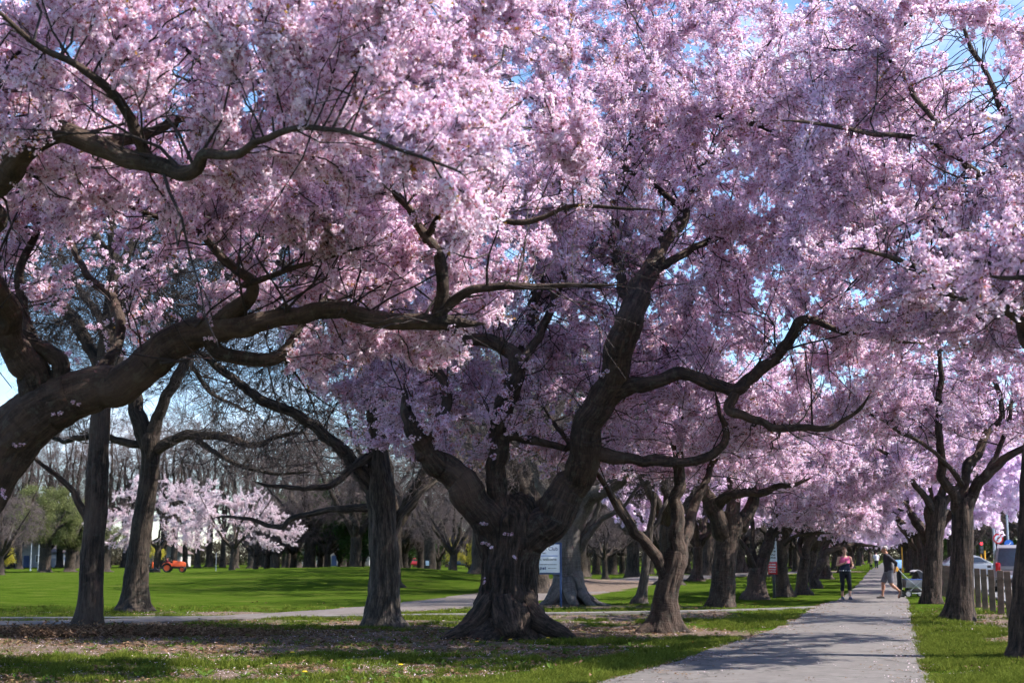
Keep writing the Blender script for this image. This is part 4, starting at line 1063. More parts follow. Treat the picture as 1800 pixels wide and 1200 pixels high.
# generic bare trees for the middle and far distance
def generic_bare(seed, h, spread, trunk_r, fork, droop=0.0, upr=0.05, n_attr=520, twigs=6, name='bare_tree', kill=0.75):
    g = np.random.default_rng(seed)
    tr = catmull([[0, 0, 0, trunk_r * 1.7], [0, 0, 0.3, trunk_r * 1.2], [0.05, 0, fork * 0.6, trunk_r], [0.1, 0.05, fork, trunk_r * 0.95], [0.1, 0, fork * 1.25, trunk_r * 0.7]], 0.2)
    lim = []
    for k in range(5):
        a = k * 1.257 + g.uniform(-0.4, 0.4); c, s = math.cos(a), math.sin(a); q = spread * g.uniform(0.7, 1.0); zz = h * g.uniform(0.55, 0.85)
        lim.append(catmull([[0.1, 0, fork, trunk_r * 0.62], [0.3 * q * c, 0.3 * q * s, fork + (zz - fork) * 0.35, trunk_r * 0.45], [0.6 * q * c, 0.6 * q * s, fork + (zz - fork) * 0.7, trunk_r * 0.26], [0.85 * q * c, 0.85 * q * s, zz, trunk_r * 0.1]], 0.35))
    lim.append(catmull([[0.1, 0, fork * 1.1, trunk_r * 0.6], [-0.2, 0.3, (fork + h) * 0.5, trunk_r * 0.35], [0.1, 0.1, h * 0.85, trunk_r * 0.1]], 0.35))
    return build_tree(name, 'x', 'tree', 'bare trees in the distance', tr, lim, [(0, 0, (h + fork) / 2 + 0.4, spread, spread, (h - fork) / 2)], seed,
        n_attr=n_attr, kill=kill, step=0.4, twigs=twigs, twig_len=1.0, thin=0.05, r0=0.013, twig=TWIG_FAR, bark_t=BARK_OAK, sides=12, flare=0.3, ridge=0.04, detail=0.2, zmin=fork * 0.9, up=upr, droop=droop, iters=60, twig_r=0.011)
bp = [generic_bare(301, 13, 6.5, 0.5, 3.0), generic_bare(311, 9, 5.5, 0.42, 2.2, 0.1, 0.0), generic_bare(321, 17, 4.2, 0.42, 4.0, 0.0, 0.28), generic_bare(331, 6.5, 3.6, 0.28, 1.8, 0.15, 0.0, 380)]
bused = [False] * 4
BG = np.random.default_rng(17)
def put_bare(k, x, y, s, label, group='bare trees in the distance', sz=None):
    o = bp[k] if not bused[k] else copy_tree(bp[k]); bused[k] = True
    o.location = (x, y, float(height(x, y)) - 0.05); o.rotation_euler = (0, 0, BG.uniform(0, 6.28)); o.scale = (s, s, s * (sz or 1.0))
    o['label'] = label; o['group'] = group
    return o
def at_u(u, d): return (u - 900) / F * d
# individually recognisable ones
put_bare(1, at_u(797, 118), 118, 0.85, 'squat bare tree with twisted low limbs in the gap left of the old cherry')
put_bare(0, at_u(1110, 120), 120, 1.15, 'massive bare tree on the lawn between thin young tree and grey beech')
put_bare(3, at_u(1062, 108), 108, 0.8, 'small straight bare tree on the lawn right of the beech')
put_bare(0, at_u(1175, 72), 72, 0.95, 'broad trunked bare tree showing behind the crooked cherry')
put_bare(0, at_u(1240, 104), 104, 1.1, 'wide rooted bare tree between crooked cherry and stout cherry')
put_bare(1, at_u(12, 150), 150, 0.9, 'bare tree with drooping twigs at the far left edge')
put_bare(3, at_u(16, 190), 190, 0.9, 'small round bare tree in front of the parked cars at far left')
for u, d, s in ((455, 172, 0.8), (474, 178, 0.9), (492, 170, 0.9), (512, 186, 0.8), (520, 180, 1.0), (566, 176, 0.9), (580, 172, 1.0), (602, 178, 0.95), (617, 182, 0.8)):
    put_bare(BG.integers(0, 2), at_u(u, d), d, s, {455: 'first', 474: 'second', 492: 'third', 512: 'fourth', 520: 'fifth', 566: 'sixth', 580: 'seventh', 602: 'eighth', 617: 'ninth'}[u] + ' trunk from the left in the bare row right of the white cherries', 'row of bare trunks across the lawn')
for u, d, s in ((715, 170, 0.8), (742, 182, 0.9), (772, 172, 0.7), (830, 176, 0.8)):
    put_bare(BG.integers(0, 2), at_u(u, d), d, s, {715: 'leftmost', 742: 'second', 772: 'third', 830: 'rightmost'}[u] + ' of four far bare trees between grey oak and old cherry', 'far bare trees between grey oak and old cherry')
for u, d, s in ((1030, 150, 0.9), (1046, 165, 0.9), (1075, 160, 1.0), (1092, 170, 0.9), (1140, 160, 0.9), (1158, 150, 0.8), (1205, 165, 1.0), (1222, 150, 0.9), (1262, 160, 1.0), (1296, 140, 1.0), (1312, 165, 0.9), (1350, 150, 1.0), (1395, 130, 0.9), (1355, 100, 0.7)):
    put_bare(BG.integers(0, 2), at_u(u, d), d, s, 'far bare tree on the lawn beyond the left cherry row', 'far bare trees beyond the left cherry row')
for u in np.arange(-20, 560, 22):      # the tall screen of upright trees
    d = 255 + BG.uniform(-12, 12)
    put_bare(2, at_u(u + BG.uniform(-6, 6), d), d, BG.uniform(1.15, 1.5), 'tall upright bare tree in the screen behind the white blossom', 'tall screen of upright bare trees', 1.15)
for u in np.concatenate([np.arange(-60, 160, 40), np.arange(560, 1350, 46)]):
    d = 270 + BG.uniform(-25, 25)
    put_bare(BG.integers(0, 2), at_u(u + BG.uniform(-12, 12), d), d, BG.uniform(1.2, 1.6), 'bare tree in the wood along the far edge of the park', 'wood along the far edge of the park')
for u, d, s in ((1668, 120, 0.9), (1700, 140, 1.0), (1752, 150, 1.0), (1790, 135, 1.0), (1830, 150, 1.1)):
    put_bare(BG.integers(0, 2), at_u(u, d), d, s, 'bare tree beyond the road on the right', 'bare trees beyond the road')

for u, d, s in ((905, 66, 0.9), (870, 84, 1.0), (690, 60, 0.8), (942, 57, 0.95), (848, 73, 1.1)):
    put_bare(0, at_u(u, d), d, s, {905: 'bare tree standing hidden behind the old cherry trunk', 870: 'farther bare tree just left behind the old cherry trunk', 690: 'bare tree hidden behind the grey oak trunk', 942: 'bare tree behind the right side of the old cherry trunk', 848: 'bare tree behind the left side of the old cherry trunk'}[u])
for u, d, s in ((548, 172, 1.45), (628, 165, 1.4), (702, 168, 1.4), (758, 160, 1.3), (850, 150, 1.35), (930, 118, 1.2), (1020, 128, 1.2), (1290, 118, 1.1)):
    put_bare(BG.integers(0, 2), at_u(u, d), d, s, 'wide crowned bare tree in the middle distance behind the oaks', 'wide bare trees in the middle distance')

# leafy and flowering trees of the distance
def leafy_tree(name, label, group, u, d, h, spread, coll, n, seed, trunk_r=0.5, fork=2.0, scl=1.0, droop=0.0, mat_t=BARK_OAK, ells=None, size=1.0):
    x, y = at_u(u, d), d
    z = float(height(x, y))
    tr = catmull([[0, 0, 0, trunk_r * 1.5], [0, 0, 0.4, trunk_r * 1.1], [0.1, 0, fork, trunk_r], [0.1, 0, fork * 1.3, trunk_r * 0.6]], 0.2)
    g = np.random.default_rng(seed); lim = []
    for k in range(5):
        a = k * 1.257 + g.uniform(-0.4, 0.4); c, s = math.cos(a), math.sin(a)
        lim.append(catmull([[0.1, 0, fork, trunk_r * 0.5], [0.3 * spread * c, 0.3 * spread * s, fork + (h - fork) * 0.3, trunk_r * 0.3], [0.65 * spread * c, 0.65 * spread * s, fork + (h - fork) * g.uniform(0.4, 0.75), trunk_r * 0.1]], 0.4))
    o = build_tree(name, label, 'tree', group, tr, lim, ells or [(0, 0, (h + fork) / 2, spread, spread, (h - fork) / 2)], seed, n_attr=360, kill=0.8, step=0.45,
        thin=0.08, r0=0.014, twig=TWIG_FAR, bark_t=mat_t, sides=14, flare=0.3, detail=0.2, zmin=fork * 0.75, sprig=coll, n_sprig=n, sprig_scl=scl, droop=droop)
    o.location = (x, y, z); o.scale = (size, size, size); return o
leafy_tree('cherry_tree', 'white flowering cherry behind the leaning oak, left of the pair', 'white cherries across the lawn', 283, 184, 10.5, 6.6, SPRIG_WHITE, 2500, 401, 0.35, 2.2, 0.8, ells=[(0, 0, 6.4, 6.4, 5, 4.2), (-4.5, 0, 4.4, 3.8, 3, 2.4), (4.5, -1, 4.0, 4.0, 3, 2.0)], size=1.22)
leafy_tree('cherry_tree', 'paler spreading cherry right of the white pair with low sweeping branches', 'white cherries across the lawn', 414, 146, 9.6, 6.5, SPRIG_WHITE, 2300, 411, 0.32, 2.4, 0.8, ells=[(-0.5, 0, 6.2, 5.2, 4, 3.4), (4.2, 0, 3.9, 4.2, 3, 1.6), (-4, 1, 4.5, 3.2, 3, 2.2)])
leafy_tree('willow_tree', 'round olive green willow on a thick trunk at far left', 'leafy trees across the lawn', 88, 185, 11.5, 5.6, LEAF_GREEN, 3000, 421, 0.75, 2.8, 1.15, 0.5)
leafy_tree('willow_tree', 'second olive green willow partly hidden by the slim oak', 'leafy trees across the lawn', 132, 192, 10.0, 4.6, LEAF_GREEN, 2200, 431, 0.7, 2.6, 1.1, 0.5)
leafy_tree('stump_tree', 'stubby dark tree with olive leaves between the two left oaks', 'leafy trees across the lawn', 190, 200, 7.0, 4.2, LEAF_GREEN, 1000, 441, 0.95, 3.0, 1.0, 0.3)
for u, d, h, s, lab in ((540, 190, 12, 5, 'dark evergreen left of the gap behind the grey oak'), (600, 176, 13, 5, 'dark evergreen directly left of the grey oak trunk'), (640, 170, 11, 4.5, 'dark evergreen half hidden by the grey oak trunk'), (720, 190, 11, 5, 'dark evergreen right of the grey oak trunk'), (760, 205, 9, 5, 'dark evergreen behind the squat bare tree'),
                        (1722, 165, 7, 5.5, 'dark evergreen bush beyond the road under the poles'), (1775, 160, 9, 5, 'dark evergreen beyond the road behind the blue sign'), (1668, 175, 8, 5, 'dark evergreen seen between second and third right cherries')):
    leafy_tree('evergreen_tree', lab, 'dark evergreens', u, d, h, s, LEAF_DARK, 1100, 451 + int(u), 0.3, 1.0, 1.3)
leafy_tree('yellow_shrub', 'yellow green shrub beside the squat bare tree', 'yellow shrubs', 826, 135, 4.2, 2.8, LEAF_YELLOW, 520, 461, 0.12, 0.7, 0.9)
leafy_tree('yellow_shrub', 'yellow shrub behind the orange tractor', 'yellow shrubs', 272, 222, 4.5, 2.6, LEAF_YELLOW, 420, 471, 0.12, 0.7, 1.0)
leafy_tree('yellow_shrub', 'small yellow green shrub by the parked cars at far left', 'yellow shrubs', 8, 210, 3.6, 2.6, LEAF_YELLOW, 360, 481, 0.12, 0.6, 1.0)
# ------------------------------------------------------------------ people
SKIN = simple('skin', (0.52, 0.28, 0.20), 0.6, vary=0.08)
SKIN_TAN = simple('tanned_skin', (0.40, 0.19, 0.12), 0.6, vary=0.08)
PINK_CLOTH = simple('pink_cloth', (0.55, 0.10, 0.22), 0.85, vary=0.15, scale=20)
NAVY_CLOTH = simple('navy_cloth', (0.018, 0.022, 0.05), 0.85, vary=0.3, scale=20)
BLACK_CLOTH = simple('black_cloth', (0.010, 0.010, 0.013), 0.8, vary=0.3, scale=20)
CHARCOAL_CLOTH = simple('charcoal_cloth', (0.026, 0.023, 0.03), 0.9, vary=0.3, scale=20)
GREY_CLOTH = simple('grey_cloth', (0.13, 0.12, 0.14), 0.9, vary=0.2, scale=20)
WHITE_CLOTH = simple('white_cloth', (0.70, 0.72, 0.78), 0.9, vary=0.08, scale=20)
BLUE_SHOE = simple('blue_shoe', (0.03, 0.06, 0.10), 0.6, vary=0.3)
BROWN_SHOE = simple('brown_sandal', (0.05, 0.035, 0.03), 0.7, vary=0.3)
HAIR_FAIR = simple('fair_hair', (0.22, 0.11, 0.06), 0.7, vary=0.3, scale=60)
HAIR_GREY = simple('grey_hair', (0.35, 0.31, 0.31), 0.7, vary=0.2, scale=60)
WHITE_PAINT = simple('white_paint', (0.78, 0.78, 0.78), 0.45, vary=0.05)
EYE_DARK = simple('dark_eye', (0.02, 0.015, 0.012), 0.3)

def ering(cx, cy, z, rx, ry, n=20, tx=0.0, ty=0.0):
    return [(cx + rx * math.cos(a) , cy + ry * math.sin(a), z + tx * math.cos(a) * rx + ty * math.sin(a) * ry) for a in np.linspace(0, 2 * math.pi, n, endpoint=False)]
def fused(mb, name, m, parent, voxel=0.012, smooth_it=3):
    o = mb.build(name, m, parent)
    r = o.modifiers.new('fuse', 'REMESH'); r.mode = 'VOXEL'; r.voxel_size = voxel; r.use_smooth_shade = True
    if smooth_it:
        s = o.modifiers.new('soften', 'SMOOTH'); s.iterations = smooth_it; s.factor = 0.5
    return o
def add_hand(mb, w, d, curl, side, s=1.0):
    """palm, four bent fingers of unequal length and a thumb leaving the side of the palm; d points along the hand, curl is where fingers bend to"""
    w = Vector(w); d = Vector(d).normalized(); c = Vector(curl).normalized(); c = (c - d * c.dot(d)).normalized(); a = d.cross(c).normalized() * side
    mb.tube([w, w + d * 0.045 * s, w + d * 0.085 * s], [0.024 * s, 0.036 * s, 0.034 * s], 10)
    for k, l in enumerate((0.068, 0.078, 0.072, 0.056)):
        b = w + d * 0.08 * s + a * (k - 1.5) * 0.020 * s
        mb.tube([b, b + d * l * 0.45 * s + c * 0.006 * s, b + d * l * 0.7 * s + c * 0.03 * s, b + d * l * 0.62 * s + c * 0.055 * s], [0.010 * s, 0.009 * s, 0.009 * s, 0.007 * s], 6)
    b = w + d * 0.03 * s - a * 0.03 * s
    mb.tube([b, b - a * 0.022 * s + d * 0.025 * s, b - a * 0.018 * s + d * 0.058 * s + c * 0.02 * s], [0.012 * s, 0.011 * s, 0.008 * s], 6)
def add_head(mb, c, f, s=1.0):
    """skull, jaw, nose, ears and brow facing direction f"""
    c = Vector(c); f = Vector(f).normalized(); up = Vector((0, 0, 1)); r = f.cross(up).normalized(); R = Matrix((r, f, up)).transposed()
    def P(x, y, z): return c + R @ Vector((x * s, y * s, z * s))
    mb.ball(P(0, -0.01, 0.025), (0.078 * s, 0.092 * s, 0.092 * s)); mb.ball(P(0, 0.03, -0.045), (0.058 * s, 0.062 * s, 0.068 * s)); mb.ball(P(0, 0.06, -0.085), (0.03 * s, 0.03 * s, 0.026 * s))
    mb.tube([P(0, 0.085, 0.02), P(0, 0.108, -0.015), P(0, 0.115, -0.028), P(0, 0.085, -0.036)], [0.009 * s, 0.012 * s, 0.015 * s, 0.010 * s], 8)
    mb.tube([P(-0.022, 0.088, -0.062), P(0, 0.096, -0.06), P(0.022, 0.088, -0.062)], [0.006 * s, 0.009 * s, 0.006 * s], 6)
    for q in (-1, 1): mb.ball(P(q * 0.078, -0.01, -0.005), (0.014 * s, 0.02 * s, 0.03 * s), 0, 1)
    return P

# --- woman walking towards the camera
g0 = GP(1487, 1054)
w = empty('person', (g0[0], g0[1], 0.02)); tag(w, 'woman in pink top and black leggings walking towards us on the path', 'person', 'people on the footpath')
b = MB()
b.loft([ering(0, 0, 0.84, 0.13, 0.10), ering(0, 0.01, 0.92, 0.175, 0.125), ering(0, 0.005, 1.0, 0.165, 0.115), ering(0, 0, 1.1, 0.145, 0.105), ering(0, -0.01, 1.22, 0.16, 0.12), ering(0, 0, 1.34, 0.172, 0.105), ering(0, 0, 1.41, 0.13, 0.08), ering(0, 0, 1.45, 0.06, 0.06), ering(0, -0.01, 1.54, 0.052, 0.056)])
LA, LK, LH = (-0.10, 0.06, 0.08), (-0.105, -0.02, 0.47), (-0.09, 0.01, 0.9)
RA, RK, RH = (0.12, -0.12, 0.09), (0.115, -0.10, 0.48), (0.09, 0.01, 0.9)
for A_, K_, H_ in ((LA, LK, LH), (RA, RK, RH)):
    A_, K_, H_ = Vector(A_), Vector(K_), Vector(H_)
    b.tube([H_, H_.lerp(K_, 0.4), K_, K_.lerp(A_, 0.3) + Vector((0, 0.012, 0)), K_.lerp(A_, 0.75), A_, A_ + Vector((0, -0.02, -0.04))], [0.098, 0.085, 0.058, 0.06, 0.04, 0.035, 0.035], 14)
    b.tube([A_ + Vector((0, 0.04, -0.045)), A_ + Vector((0, -0.06, -0.05)), A_ + Vector((0, -0.15, -0.06))], [0.034, 0.038, 0.026], 10)
LS, LE, LW = Vector((-0.185, 0.0, 1.385)), Vector((-0.262, 0.03, 1.12)), Vector((-0.085, -0.20, 1.19))
RS, RE, RW = Vector((0.185, 0.0, 1.385)), Vector((0.268, 0.04, 1.12)), Vector((0.19, -0.21, 1.06))
for S_, E_, W_, side in ((LS, LE, LW, 1), (RS, RE, RW, -1)):
    b.tube([S_ * 0.8 + Vector((0, 0, 0.28)), S_, S_.lerp(E_, 0.5), E_, E_.lerp(W_, 0.35), W_], [0.05, 0.056, 0.05, 0.04, 0.041, 0.026], 12)
    add_hand(b, W_, W_ - E_, (0, 0.3, 1) if side > 0 else (-1, 0, 0.3), side)
hp = add_head(b, (0, -0.02, 1.605), (0, -1, -0.12))
fused(b, 'body', SKIN, w, 0.011)
t = MB()
t.loft([ering(0, 0, 1.12, 0.172, 0.132), ering(0, -0.01, 1.22, 0.182, 0.142), ering(0, -0.005, 1.30, 0.185, 0.134), ering(0, 0.0, 1.36, 0.165, 0.115), ering(0, 0.0, 1.40, 0.12, 0.09)])
for q in (-1, 1): t.tube([(q * 0.11, -0.085, 1.34), (q * 0.115, -0.04, 1.425), (q * 0.11, 0.05, 1.40), (q * 0.1, 0.09, 1.34)], [0.022] * 4, 6)
fused(t, 'tank_top', PINK_CLOTH, w, 0.012, 2)
t = MB(); t.loft([ering(0, 0, 0.93, 0.19, 0.138), ering(0, 0.005, 1.02, 0.178, 0.13), ering(0, 0, 1.1, 0.160, 0.122), ering(0, -0.005, 1.16, 0.180, 0.142), ering(0.03, -0.012, 1.20, 0.165, 0.144)])
fused(t, 'waist_panel', NAVY_CLOTH, w, 0.012, 2)
t = MB(); t.loft([ering(0, 0.01, 0.82, 0.155, 0.12), ering(0, 0.012, 0.9, 0.186, 0.136), ering(0, 0.006, 0.98, 0.178, 0.128)])
for A_, K_, H_ in ((LA, LK, LH), (RA, RK, RH)):
    A_, K_, H_ = Vector(A_), Vector(K_), Vector(H_)
    t.tube([H_, H_.lerp(K_, 0.4), K_, K_.lerp(A_, 0.3) + Vector((0, 0.012, 0)), K_.lerp(A_, 0.5)], [0.106, 0.093, 0.066, 0.068, 0.058], 14)
fused(t, 'leggings', BLACK_CLOTH, w, 0.012, 2)
t = MB()
for a in np.linspace(math.pi * 1.05, math.pi * 1.95, 7): t.ball((0.19 * math.cos(a), 0.143 * math.sin(a), 0.955), (0.018, 0.012, 0.016), 0, 1)
t.build('belt', WHITE_PAINT, w)
for A_ in (LA, RA):
    A_ = Vector(A_); t = MB()
    t.tube([A_ + Vector((0, 0.055, -0.035)), A_ + Vector((0, 0.02, -0.02)), A_ + Vector((0, -0.07, -0.038)), A_ + Vector((0, -0.165, -0.058))], [0.04, 0.048, 0.046, 0.030], 12)
    t.box(A_ + Vector((0, -0.055, -0.078)), (0.085, 0.25, 0.022), 0, None, 0.008)
    fused(t, 'shoe', BLUE_SHOE, w, 0.011, 2)
t = MB(); t.ball(hp(0, -0.022, 0.045), (0.088, 0.098, 0.088)); t.ball(hp(0, -0.09, -0.02), (0.05, 0.05, 0.06)); t.tube([hp(0, -0.12, 0.0), hp(0, -0.15, -0.06), hp(0.01, -0.13, -0.14)], [0.03, 0.032, 0.014], 8)
fused(t, 'hair', HAIR_FAIR, w, 0.012, 2)
t = MB()
for q in (-1, 1): t.ball(hp(q * 0.03, 0.082, 0.008), (0.012, 0.008, 0.008), 0, 1)
t.build('eyes', EYE_DARK, w)

# --- man crossing the path, facing left
g0 = GP(1562, 1052)
mnn = empty('person', (g0[0] + 0.02, g0[1], 0.02), -math.pi / 2); tag(mnn, 'grey haired man in dark shirt and grey shorts striding left across the path', 'person', 'people on the footpath')
b = MB()
lean = -0.05
b.loft([ering(0, 0.02, 0.88, 0.135, 0.105), ering(0, 0.02, 0.96, 0.17, 0.125), ering(0, 0.01, 1.08, 0.155, 0.125), ering(0, -0.01, 1.22, 0.165, 0.13), ering(0, -0.03, 1.38, 0.185, 0.12), ering(0, -0.035, 1.46, 0.15, 0.09), ering(0, -0.05, 1.50, 0.07, 0.068), ering(0, -0.075, 1.60, 0.058, 0.062)])
FA, FK, FH = Vector((-0.09, -0.20, 0.085)), Vector((-0.095, -0.17, 0.50)), Vector((-0.09, 0.01, 0.94))
BA, BK, BH = Vector((0.09, 0.33, 0.26)), Vector((0.095, 0.06, 0.49)), Vector((0.09, 0.03, 0.94))
for A_, K_, H_, back in ((FA, FK, FH, 0), (BA, BK, BH, 1)):
    calf = Vector((0, 0.02, 0)) if not back else Vector((0, 0.01, -0.02))
    b.tube([H_, H_.lerp(K_, 0.4), K_, K_.lerp(A_, 0.3) + calf, K_.lerp(A_, 0.75), A_], [0.10, 0.088, 0.062, 0.066, 0.042, 0.037], 14)
    if back: b.tube([A_ + Vector((0, 0.04, 0.02)), A_ + Vector((0, 0.02, -0.10)), A_ + Vector((0, -0.02, -0.20)), A_ + Vector((0, -0.04, -0.245))], [0.034, 0.04, 0.04, 0.022], 10)
    else: b.tube([A_ + Vector((0, 0.05, -0.045)), A_ + Vector((0, -0.06, -0.045)), A_ + Vector((0, -0.18, -0.06))], [0.036, 0.042, 0.026], 10)
S1, E1, W1 = Vector((-0.20, -0.02, 1.41)), Vector((-0.25, 0.15, 1.16)), Vector((-0.20, 0.10, 0.94))
S2, E2, W2 = Vector((0.20, -0.02, 1.41)), Vector((0.25, 0.22, 1.20)), Vector((0.17, 0.20, 0.98))
for S_, E_, W_, side in ((S1, E1, W1, 1), (S2, E2, W2, -1)):
    b.tube([S_ * 0.8 + Vector((0, 0, 0.29)), S_, S_.lerp(E_, 0.5), E_, E_.lerp(W_, 0.35), W_], [0.055, 0.062, 0.055, 0.044, 0.044, 0.029], 12)
    add_hand(b, W_, W_ - E_, (0, -1, 0), side)
hp = add_head(b, (0, -0.10, 1.665), (0, -1, -0.22))
fused(b, 'body', SKIN_TAN, mnn, 0.011)
t = MB(); t.loft([ering(0, 0.025, 0.90, 0.195, 0.155), ering(0, 0.02, 1.0, 0.19, 0.150), ering(0, 0.01, 1.12, 0.178, 0.150), ering(0, -0.01, 1.25, 0.188, 0.150), ering(0, -0.03, 1.39, 0.203, 0.138), ering(0, -0.035, 1.47, 0.16, 0.105), ering(0, -0.05, 1.52, 0.08, 0.082)])
for S_, E_, W_ in ((S1, E1, W1), (S2, E2, W2)):
    t.tube([S_ * 0.75 + Vector((0, 0, 0.35)), S_, S_.lerp(E_, 0.5), E_, E_.lerp(W_, 0.45)], [0.07, 0.078, 0.072, 0.062, 0.056], 12)
fused(t, 'shirt', CHARCOAL_CLOTH, mnn, 0.013, 2)
t = MB(); t.loft([ering(0, 0.03, 0.84, 0.15, 0.12), ering(0, 0.025, 0.94, 0.19, 0.148), ering(0, 0.02, 1.0, 0.18, 0.14)])
for K_, H_ in ((FK, FH), (BK, BH)): t.tube([H_, H_.lerp(K_, 0.4), H_.lerp(K_, 0.92)], [0.118, 0.112, 0.098], 14)
fused(t, 'shorts', GREY_CLOTH, mnn, 0.013, 2)
t = MB(); t.tube([FA + Vector((0, 0.06, -0.05)), FA + Vector((0, -0.06, -0.045)), FA + Vector((0, -0.2, -0.06))], [0.042, 0.047, 0.03], 10); t.box(FA + Vector((0, -0.065, -0.082)), (0.095, 0.29, 0.022), 0, None, 0.008)
fused(t, 'sandal', BROWN_SHOE, mnn, 0.012, 2)
t = MB(); t.tube([BA + Vector((0, 0.06, 0.02)), BA + Vector((0, 0.04, -0.10)), BA + Vector((0, 0.0, -0.20)), BA + Vector((0, -0.03, -0.25))], [0.038, 0.046, 0.047, 0.026], 10)
fused(t, 'sandal', BROWN_SHOE, mnn, 0.012, 2)
t = MB(); t.ball(hp(0, -0.02, 0.05), (0.086, 0.097, 0.082)); t.ball(hp(0, -0.07, 0.0), (0.07, 0.05, 0.06))
fused(t, 'hair', HAIR_GREY, mnn, 0.012, 2)
t = MB()
for q in (-1, 1): t.ball(hp(q * 0.03, 0.082, 0.008), (0.012, 0.008, 0.008), 0, 1)
t.build('eyes', EYE_DARK, mnn)

# --- person in white far down the path, and the dog beside
g0 = GP(1541, 1000)
fp = empty('person', (g0[0], g0[1], 0.02)); tag(fp, 'distant person in white shirt walking away down the tunnel', 'person', 'people on the footpath')
b = MB()
b.loft([ering(0, 0, 0.84, 0.14, 0.10), ering(0, 0, 0.95, 0.17, 0.12), ering(0, 0, 1.1, 0.15, 0.11), ering(0, 0, 1.3, 0.18, 0.11), ering(0, 0, 1.42, 0.12, 0.08), ering(0, 0, 1.46, 0.06, 0.06), ering(0, 0, 1.54, 0.055, 0.055)])
for q in (-1, 1):
    b.tube([(q * 0.09, 0, 0.9), (q * 0.1, 0, 0.48), (q * 0.1, 0.05 * q, 0.08)], [0.095, 0.06, 0.036], 10); b.tube([(q * 0.1, 0.05 * q - 0.04, 0.04), (q * 0.1, 0.05 * q + 0.14, 0.035)], [0.036, 0.028], 8)
    b.tube([(q * 0.19, 0, 1.38), (q * 0.27, 0.02, 1.1), (q * 0.26, 0.08, 0.88)], [0.055, 0.045, 0.03], 10); add_hand(b, (q * 0.26, 0.08, 0.88), (0, 0.1, -1), (0, 1, 0), q)
hp = add_head(b, (0, 0.02, 1.62), (0, 1, 0))
fused(b, 'body', SKIN, fp, 0.014)
t = MB(); t.loft([ering(0, 0, 0.86, 0.22, 0.15), ering(0, 0, 1.0, 0.2, 0.14), ering(0, 0, 1.15, 0.18, 0.13), ering(0, 0, 1.32, 0.2, 0.13), ering(0, 0, 1.44, 0.12, 0.09)])
for q in (-1, 1): t.tube([(q * 0.17, 0, 1.4), (q * 0.235, 0.01, 1.25), (q * 0.27, 0.02, 1.08)], [0.075, 0.07, 0.062], 10)
fused(t, 'shirt', WHITE_CLOTH, fp, 0.014, 2)
t = MB()
for q in (-1, 1): t.tube([(q * 0.09, 0, 0.92), (q * 0.1, 0, 0.48), (q * 0.1, 0.05 * q, 0.1)], [0.108, 0.075, 0.055], 10)
fused(t, 'trousers', NAVY_CLOTH, fp, 0.014, 2)
t = MB(); t.ball(hp(0, -0.02, 0.03), (0.09, 0.1, 0.1)); fused(t, 'hair', EYE_DARK, fp, 0.014, 2)
g0 = GP(1531, 1000)
dg = empty('dog', (g0[0], g0[1], 0.02)); tag(dg, 'small dark dog beside the distant person in white', 'dog')
b = MB()
b.tube([(0, -0.28, 0.36), (0, -0.12, 0.37), (0, 0.1, 0.37), (0, 0.26, 0.40)], [0.075, 0.085, 0.10, 0.085], 12); b.tube([(0, 0.24, 0.42), (0, 0.36, 0.54)], [0.075, 0.05], 10)
b.ball((0, 0.38, 0.57), (0.06, 0.075, 0.06)); b.tube([(0, 0.42, 0.56), (0, 0.52, 0.54)], [0.04, 0.024], 8); b.tube([(0, -0.3, 0.40), (0, -0.42, 0.52)], [0.025, 0.012], 6)
for q in (-1, 1):
    b.tube([(q * 0.06, 0.2, 0.36), (q * 0.065, 0.22, 0.18), (q * 0.065, 0.2, 0.02)], [0.045, 0.026, 0.022], 8); b.tube([(q * 0.065, 0.19, 0.02), (q * 0.065, 0.25, 0.015)], [0.022, 0.016], 6)
    b.tube([(q * 0.06, -0.24, 0.36), (q * 0.07, -0.18, 0.24), (q * 0.07, -0.30, 0.13), (q * 0.07, -0.27, 0.02)], [0.06, 0.036, 0.024, 0.02], 8)
    b.tube([(q * 0.045, 0.37, 0.61), (q * 0.06, 0.35, 0.67)], [0.022, 0.008], 6)
fused(b, 'body', BLACK_CLOTH, dg, 0.012)

